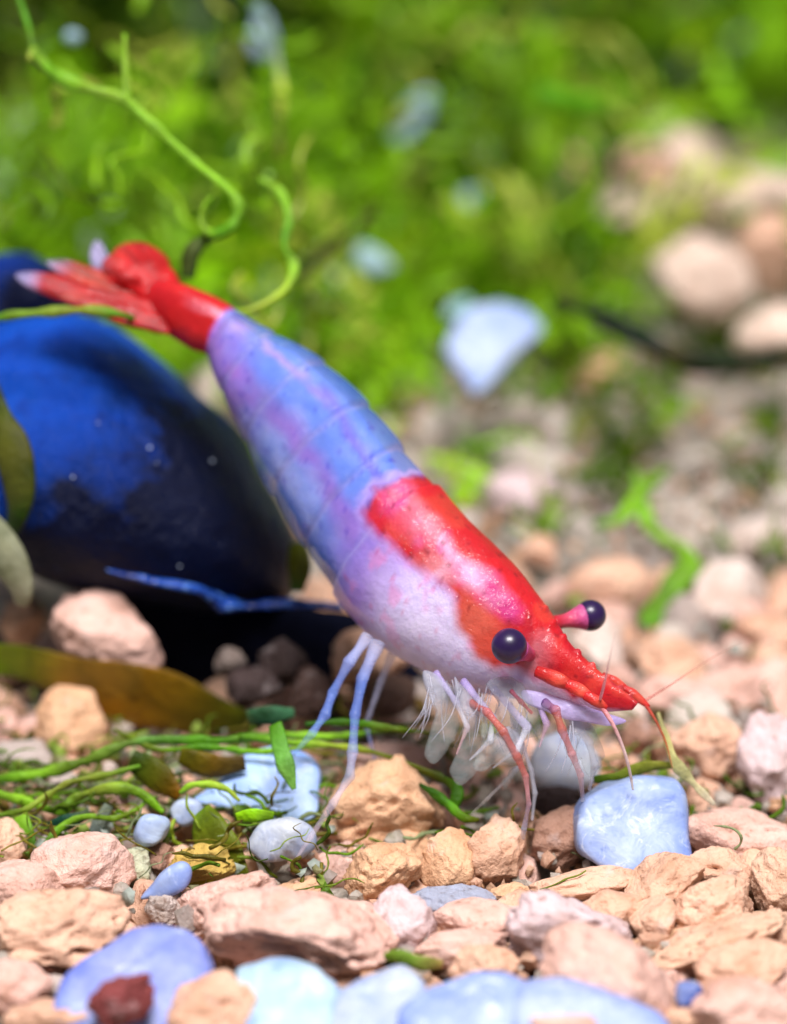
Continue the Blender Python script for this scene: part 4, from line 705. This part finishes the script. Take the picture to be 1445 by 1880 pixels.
plant('plant_leaf', [(1090, 1432, 9.0), (1140, 1424, 8.98), (1190, 1408, 8.98), (1238, 1405, 8.98)], [8, 12, 12, 8], [GRN, lin(150, 165, 40), lin(175, 175, 60)], 'olive green leaf scrap behind the top of the pale blue block', 'leaf', flat=0.35)
plant('plant_leaf', [(706, 1758, 8.0), (735, 1756, 7.98), (775, 1768, 7.98), (812, 1772, 8.0)], [8, 17, 16, 8], [lin(160, 195, 60), lin(150, 190, 70), lin(215, 190, 110)], 'little green and yellow leaf scrap between the front pink stones', 'leaf', flat=0.3)
plant('plant_leaf', [(545, 1000, 9.9), (550, 1040, 9.85), (545, 1085, 9.85)], [16, 26, 16], [OLV, lin(110, 110, 10), DGR], 'olive moss tuft between the blue stone and the shrimp\'s belly', 'leaf', flat=0.5)
plant('plant_leaf', [(-30, 680, 9.62), (-2, 760, 9.5), (28, 850, 9.46), (34, 930, 9.5), (10, 1000, 9.62)], [14, 30, 36, 30, 10], [lin(70, 85, 5), lin(60, 75, 5), DGR], 'dark olive leaf at the left edge beside the blue stone', 'leaf', flat=0.3)
plant('plant_leaf', [(-20, 960, 9.5), (14, 1020, 9.48), (36, 1070, 9.5), (40, 1110, 9.55)], [24, 40, 34, 12], [lin(150, 155, 120), lin(170, 165, 140)], 'pale grey leaf scrap at the left edge below the dark olive leaf', 'leaf', flat=0.3)

for k, (pts, rr, cc, lab) in enumerate([
 ([(-20, 1500, 9.0), (50, 1484, 8.98), (120, 1440, 9.02), (190, 1424, 9.05), (280, 1400, 9.1)], [5, 7, 6, 7, 4], [GRN, YG, GRN], 'thin yellow green thread between the two strands at lower left'),
 ([(210, 1340, 9.25), (290, 1376, 9.18), (380, 1372, 9.18), (470, 1380, 9.15), (560, 1372, 9.12)], [4, 6, 6, 5, 4], [OLV, GRN, LIME], 'thin thread crossing the long green strand above the triangular chip'),
 ([(560, 1330, 9.1), (640, 1326, 9.1), (720, 1338, 9.1), (790, 1346, 9.15)], [5, 7, 6, 3], [DGR, GRN, OLV], 'short dark green thread behind the two blue rear legs'),
 ([(70, 1580, 8.85), (100, 1530, 8.9), (150, 1500, 8.9), (210, 1502, 8.9), (250, 1490, 8.92)], [7, 7, 6, 7, 3], [GRN, LIME, OLV], 'green thread arching above the knobbly pinkish stone'),
 ([(330, 1455, 8.98), (360, 1440, 8.96), (410, 1446, 8.95), (440, 1470, 8.9)], [4, 6, 6, 3], [LIME, YG], 'short lime thread at the left tip of the triangular chip'),
 ([(770, 1440, 9.0), (815, 1470, 8.95), (850, 1500, 8.9), (880, 1505, 8.9)], [5, 9, 8, 3], [DGR, GRN, OLV], 'dark green scrap of moss between the tan stones in the middle')]):
    plant('moss_strand', pts, rr, cc, lab, 'moss', n=50, seed=40 + k)

# moss carpet behind: uncountable, one object
def moss_mesh(nfr):
    r = np.random.default_rng(11); VV, FF, CC = [], [], []; off = 0
    pal = np.array([lin(150, 205, 25), lin(172, 225, 38), lin(130, 182, 15), lin(112, 140, 10), lin(198, 212, 84), lin(70, 120, 16), lin(195, 222, 180)])
    pw = np.array([.26, .2, .2, .14, .1, .07, .03])
    roots, sizes = [], []
    while len(roots) < nfr:
        if len(roots) > nfr * .90:        # thin low tufts running out over the gravel
            px = r.uniform(380, 1445); py = 620 + 420 * r.uniform() ** 1.7
            if vnoise(np.array([[px / 110, py / 60, 0]]), 5)[0] < .2: continue
            d = bed_depth(px, py + 10); roots.append(P(px, py + 10, d)); sizes.append(r.uniform(.25, .5)); continue
        px = r.uniform(-160, 1600); py = r.uniform(-420, 730)
        if polymask(np.array([px]), np.array([py]), [(1000, 300), (1130, 250), (1240, 215), (1500, 230), (1500, 760), (1270, 740), (1190, 640), (1070, 440)], 40)[0] > r.uniform(.05, .5): continue
        if py > 560 and r.uniform() < (py - 560) / 170: continue
        if px < 180 and 250 < py < 470 and r.uniform() < 0.75: continue
        if px > 700 and py > 600 and r.uniform() < 0.6: continue
        d = bed_depth(px, py + 30); roots.append(P(px, py + 30, d)); sizes.append(r.uniform(.6, 1.5) * d / 13.5)
    for R0, sz in zip(roots, sizes):
        d0 = nrm(np.array([r.normal(0, .55), r.normal(-.35, .45), 1.0])); cv = r.normal(0, .5, 3) - np.array([0, 0, .35])
        Ln = sz * r.uniform(.35, .75); k = 9; t = np.linspace(0, 1, k)[:, None]
        Cc = R0 + Ln * (t * d0 + t * t * cv * .6); T_ = nrm(np.gradient(Cc, axis=0)); a = nrm(np.cross(T_, r.normal(size=3)[None])); b = np.cross(T_, a)
        V, F = tube_geo(Cc, np.full(k, .018) * (1.2 - t[:, 0]), np.full(k, .018) * (1.2 - t[:, 0]), a, b, 3)
        vs = [V]; fs = [[x + off for x in f] for f in F]; nb_ = len(V)
        ix = r.choice(7, p=pw); qx, qy, _q = project(R0)
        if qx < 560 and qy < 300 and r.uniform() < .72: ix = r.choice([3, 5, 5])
        base_c = pal[ix] * r.uniform(.75, 1.2) * 1.3 * (0.30 + 1.05 * float(np.clip(.52 + .85 * fbm((R0 * .7)[None], 77, 2)[0], 0, 1))) * (.36 if qx < 520 and qy < 340 else 1)  # fronds at upper left darkened in colour for shade in the gaps
        for m_ in range(1, k):
            for sgn in (-1, 1):
                l = Ln * r.uniform(.18, .4); wd = l * r.uniform(.11, .22)
                dr = nrm(sgn * a[m_] * math.cos(.7) + T_[m_] * .7 + r.normal(0, .25, 3)); sd = nrm(np.cross(dr, b[m_] + r.normal(0, .4, 3)))
                p0 = Cc[m_]; mid = p0 + dr * l * .5 + np.array([0, 0, l * .12])
                vs.append(np.array([p0, mid + sd * wd, p0 + dr * l, mid - sd * wd])); fs.append([off + nb_, off + nb_ + 1, off + nb_ + 2, off + nb_ + 3]); nb_ += 4
        V = np.concatenate(vs); VV.append(V); FF += fs; off += len(V); CC.append(np.tile(base_c, (len(V), 1)) * (1 + .25 * r.normal(size=(len(V), 1)).clip(-1.5, 1.5) * .5))
    # looser curled threads
    for k in range(165):
        px = r.uniform(-40, 1150); py = r.uniform(0, 620); d = min(bed_depth(px, py) - r.uniform(.1, 1.2), 14.5)
        if k >= 125: px = r.uniform(-40, 640); d = r.uniform(10.6, 12.4)
        a0 = r.uniform(0, 6.28); pts = []; q = np.array([px, py, d])
        for s_ in range(6):
            pts.append(tuple(q)); a0 += r.normal(0, .7); q = q + np.array([math.cos(a0) * 32, math.sin(a0) * 32, r.normal(0, .06)])
        V, F = strand(pts, [r.uniform(4, 9)] * 6, 24, 6, .8, 0, .2, k)
        VV.append(V); FF += [[x + off for x in f] for f in F]; off += len(V); CC.append(np.tile(pal[r.choice(7, p=pw)] * .8, (len(V), 1)))
    return mesh_from('moss_carpet', np.concatenate(VV), FF, M_MOSS, smooth=False, col=np.clip(np.concatenate(CC), 0, 1))
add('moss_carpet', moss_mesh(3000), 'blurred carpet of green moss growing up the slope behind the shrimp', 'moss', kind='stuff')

# ------------------------------------------------------------------ smaller gravel between and behind
variants = []
for k in range(12):
    V, F = stone_shape(900 + k, 4, 5, 1.0); variants.append(mesh_from('gravel_stone', V * 0.14, F, M_STONE))
ell = np.array(ELL); placed = []
LM = [(150, 1600, 'the knobbly pinkish stone'), (112, 1702, 'the large rough stone at lower left'), (250, 1790, 'the oval periwinkle pebble'), (398, 1852, 'the smooth pinkish bottom stone'), (545, 1722, 'the largest pitted boulder'),
 (530, 1835, 'the brightest white pebble'), (728, 1692, 'the rounded mauve stone'), (822, 1584, 'the upright pitted orange stone'), (700, 1478, 'the big tan stone under the rear legs'), (1160, 1515, 'the pale blue block'), (1045, 1715, 'the broad mauve slab'),
 (1122, 1806, 'the large pale pink sloping stone'), (1312, 1730, 'the long ledge stone'), (1350, 1533, 'the long pinkish stone by the blue block'), (1296, 1372, 'the peach stone with the dark underside'), (1414, 1402, 'the tall mauve stone'), (470, 1445, 'the triangular blue chip'),
 (1030, 1540, 'the brown stone by the blue block'), (135, 1330, 'the upright stone below the brown leaf'), (700, 1600, 'the slanting orange tan stone'), (906, 1574, 'the slanting tan stone'), (1045, 1400, 'the white stone behind the front legs'), (410, 1550, 'the green leaf tuft'),
 (842, 1742, 'the long low pink stone'), (1302, 1668, 'the rounded peach stone'), (1368, 1782, 'the smooth peach stone at lower right'), (405, 1660, 'the tilted pinkish stone'), (205, 1160, 'the pointed pale pink stone'), (1096, 1182, 'the pale round stone by the far eye'),
 (1236, 1284, 'the pink stone by the snout'), (900, 640, 'the pale blue shard'), (1230, 640, 'the dark green twig'), (1230, 1010, 'the bent green leaf'), (1335, 1092, 'the pale pink blurred stone'), (960, 912, 'the pale grey blurred stone'), (1100, 682, 'the blurred orange stone'),
 (985, 1012, 'the small peach blurred stone'), (740, 780, 'the shrimp\'s blue back'), (900, 980, 'the shrimp\'s red back'), (1085, 1130, 'the far eye'), (1395, 985, 'the whitish blurred stone'), (42, 1392, 'the grey stone at the left edge'), (640, 1300, 'the rear walking legs'), (960, 1500, 'the red front leg'), (1210, 1370, 'the yellowish plant stem')]
CN = dict(peach='peach', tan='tan', pink='pink', brown='brown', orange='orange tan', grey='grey', beige='beige', lav='mauve grey')
used = set()
def own_label(px, py, r, col, pre):
    order = sorted(LM, key=lambda l: (l[0] - px) ** 2 + (l[1] - py) ** 2)[:5]
    for sz in (('tiny' if r < .09 else 'small' if r < .135 else 'medium'),):
        for lx, ly, nm in order:
            dx, dy = px - lx, py - ly
            if abs(dx) > 2.2 * abs(dy): rel = 'right of' if dx > 0 else 'left of'
            elif abs(dy) > 2.2 * abs(dx): rel = 'below' if dy > 0 else 'above'
            else: rel = ('below right of' if dx > 0 else 'below left of') if dy > 0 else ('above right of' if dx > 0 else 'above left of')
            lab = f'{pre}{sz} {CN[col]} gravel stone {rel} {nm}'
            if lab not in used and len(lab.split()) <= 16: used.add(lab); return lab
    return f'{pre}{sz} {CN[col]} gravel stone near {order[0][2]}'
def fill(n, xr, yr, rr, cols, pre, group, sink, tries=6000, sep=1.25, cover=0.8):
    cnt = 0
    for _ in range(tries):
        if cnt >= n: break
        px = rng.uniform(*xr); py = rng.uniform(*yr); r = rng.uniform(*rr)
        if (((ell[:, 0] - px) / ell[:, 2]) ** 2 + ((ell[:, 1] - py) / ell[:, 3]) ** 2 < cover ** 2).any(): continue
        d = bed_depth(px, py); p = P(px, py, d)
        if any((p[0] - q[0]) ** 2 + (p[1] - q[1]) ** 2 < (sep * (r + q[3]) * 0.5 * 1.3) ** 2 for q in placed): continue
        placed.append((p[0], p[1], p[2], r)); cn = cols[rng.integers(len(cols))]
        o = add('gravel_stone', variants[rng.integers(12)], own_label(px, py, r, cn, pre), 'stone', group, color=tuple(np.array(COLS[cn]) * rng.uniform(.85, 1.1)))
        o.location = (p[0], p[1], p[2] - sink * r); o.rotation_euler = rng.uniform(0, 6.28, 3); o.scale = r / 0.14 * rng.uniform(.75, 1.2, 3); cnt += 1
fill(85, (-40, 1490), (1330, 1930), (.08, .17), ['peach', 'tan', 'pink', 'peach', 'pink', 'orange'], '', 'small gravel filling the front gaps', .85)
fill(60, (-40, 1490), (1060, 1330), (.1, .22), ['peach', 'tan', 'pink', 'grey', 'beige'], 'half hidden ', 'small gravel behind the legs', .4)
fill(45, (560, 1490), (640, 1080), (.06, .16), ['beige', 'beige', 'beige', 'beige', 'grey'], 'blurred ', 'blurred gravel behind the shrimp', .75)

def grit(n):
    r = np.random.default_rng(5); V0, F0 = ico(1); VV, FF, CC = [], [], []; off = 0
    pal = np.array([COLS['tan'], COLS['beige'], COLS['grey'], COLS['beige'], COLS['peach'], COLS['orange']])
    for k in range(n):
        px, py = r.uniform(-40, 1490), r.uniform(600, 1900); d = bed_depth(px, py); p = P(px, py, d) - np.array([0, 0, r.uniform(-.02, .09)])
        V = V0 * r.uniform(.010, .04) * r.uniform(.6, 1.3, 3) * (1 + .25 * r.normal(size=(len(V0), 1))) + p
        VV.append(V); FF += [[x + off for x in f] for f in F0]; off += len(V); CC.append(np.tile(pal[r.integers(6)], (len(V), 1)))
    return mesh_from('gravel_grit', np.concatenate(VV), FF, M_PLANT, smooth=False, col=np.concatenate(CC))
def algae(n):
    r = np.random.default_rng(21); VV, FF, CC = [], [], []; off = 0
    pal = np.array([lin(120, 165, 30), lin(150, 175, 50), lin(90, 120, 20), lin(140, 130, 40), lin(165, 180, 130)])
    for k in range(n):
        if k < n * .72: px = r.uniform(-20, 640); py = r.normal(1450, 75)
        else: px = r.uniform(640, 1445); py = r.normal(1380, 110)
        if py > 1640 or py < 1290: continue
        d = bed_depth(px, py) - r.uniform(.02, .22); a0 = r.choice([0, math.pi]) + r.normal(0, .5); q = np.array([px, py, d]); pts = []
        for s_ in range(6): pts.append(tuple(q)); a0 += r.normal(0, .55); q = q + np.array([math.cos(a0) * 20, math.sin(a0) * 14, r.normal(0, .02)])
        w_ = r.choice([1.2, 1.8, 2.6, 4.0]); V, F = strand(pts, [w_, w_, w_ * 1.2, w_, w_, w_ * .4], 16, 5, .7, 0, .2, k)
        VV.append(V); FF += [[x + off for x in f] for f in F]; off += len(V); CC.append(np.tile(pal[r.integers(5)] * r.uniform(.6, 1.1), (len(V), 1)))
    for k in range(520):               # torn flakes of leaf and film
        u = r.uniform()
        if u < .55: px, py = r.uniform(-20, 640), r.normal(1470, 80)
        else: px, py = r.uniform(650, 1445), r.uniform(700, 1500)
        if py > 1660: continue
        p = P(px, py, bed_depth(px, py) - r.uniform(0, .12)); sz = r.uniform(.015, .06); a = nrm(r.normal(size=3)); b = nrm(np.cross(a, r.normal(size=3))); m_ = 7
        ang = np.arange(m_) / m_ * 6.283; rr = sz * r.uniform(.45, 1.1, m_); V = p + (rr * np.cos(ang))[:, None] * a + (rr * np.sin(ang) * .7)[:, None] * b
        top = V + np.cross(a, b) * sz * .06
        VV += [np.concatenate([V, top])]; FF += [[off + x for x in range(m_)][::-1], [off + m_ + x for x in range(m_)]] + [[off + x, off + (x + 1) % m_, off + m_ + (x + 1) % m_, off + m_ + x] for x in range(m_)]; off += 2 * m_
        CC.append(np.tile((np.array([lin(150, 175, 70), lin(170, 165, 120), lin(120, 95, 40), lin(190, 200, 190), lin(95, 130, 30)])[r.integers(5)]), (2 * m_, 1)))
    return mesh_from('algae_debris', np.concatenate(VV), FF, M_PLANT, col=np.clip(np.concatenate(CC), 0, 1))
add('algae_debris', algae(420), 'messy yellow green algae threads and torn flakes on the gravel', 'algae', kind='stuff')
add('gravel_grit', grit(3500), 'fine beige grit scattered between the stones', 'grit', kind='stuff')
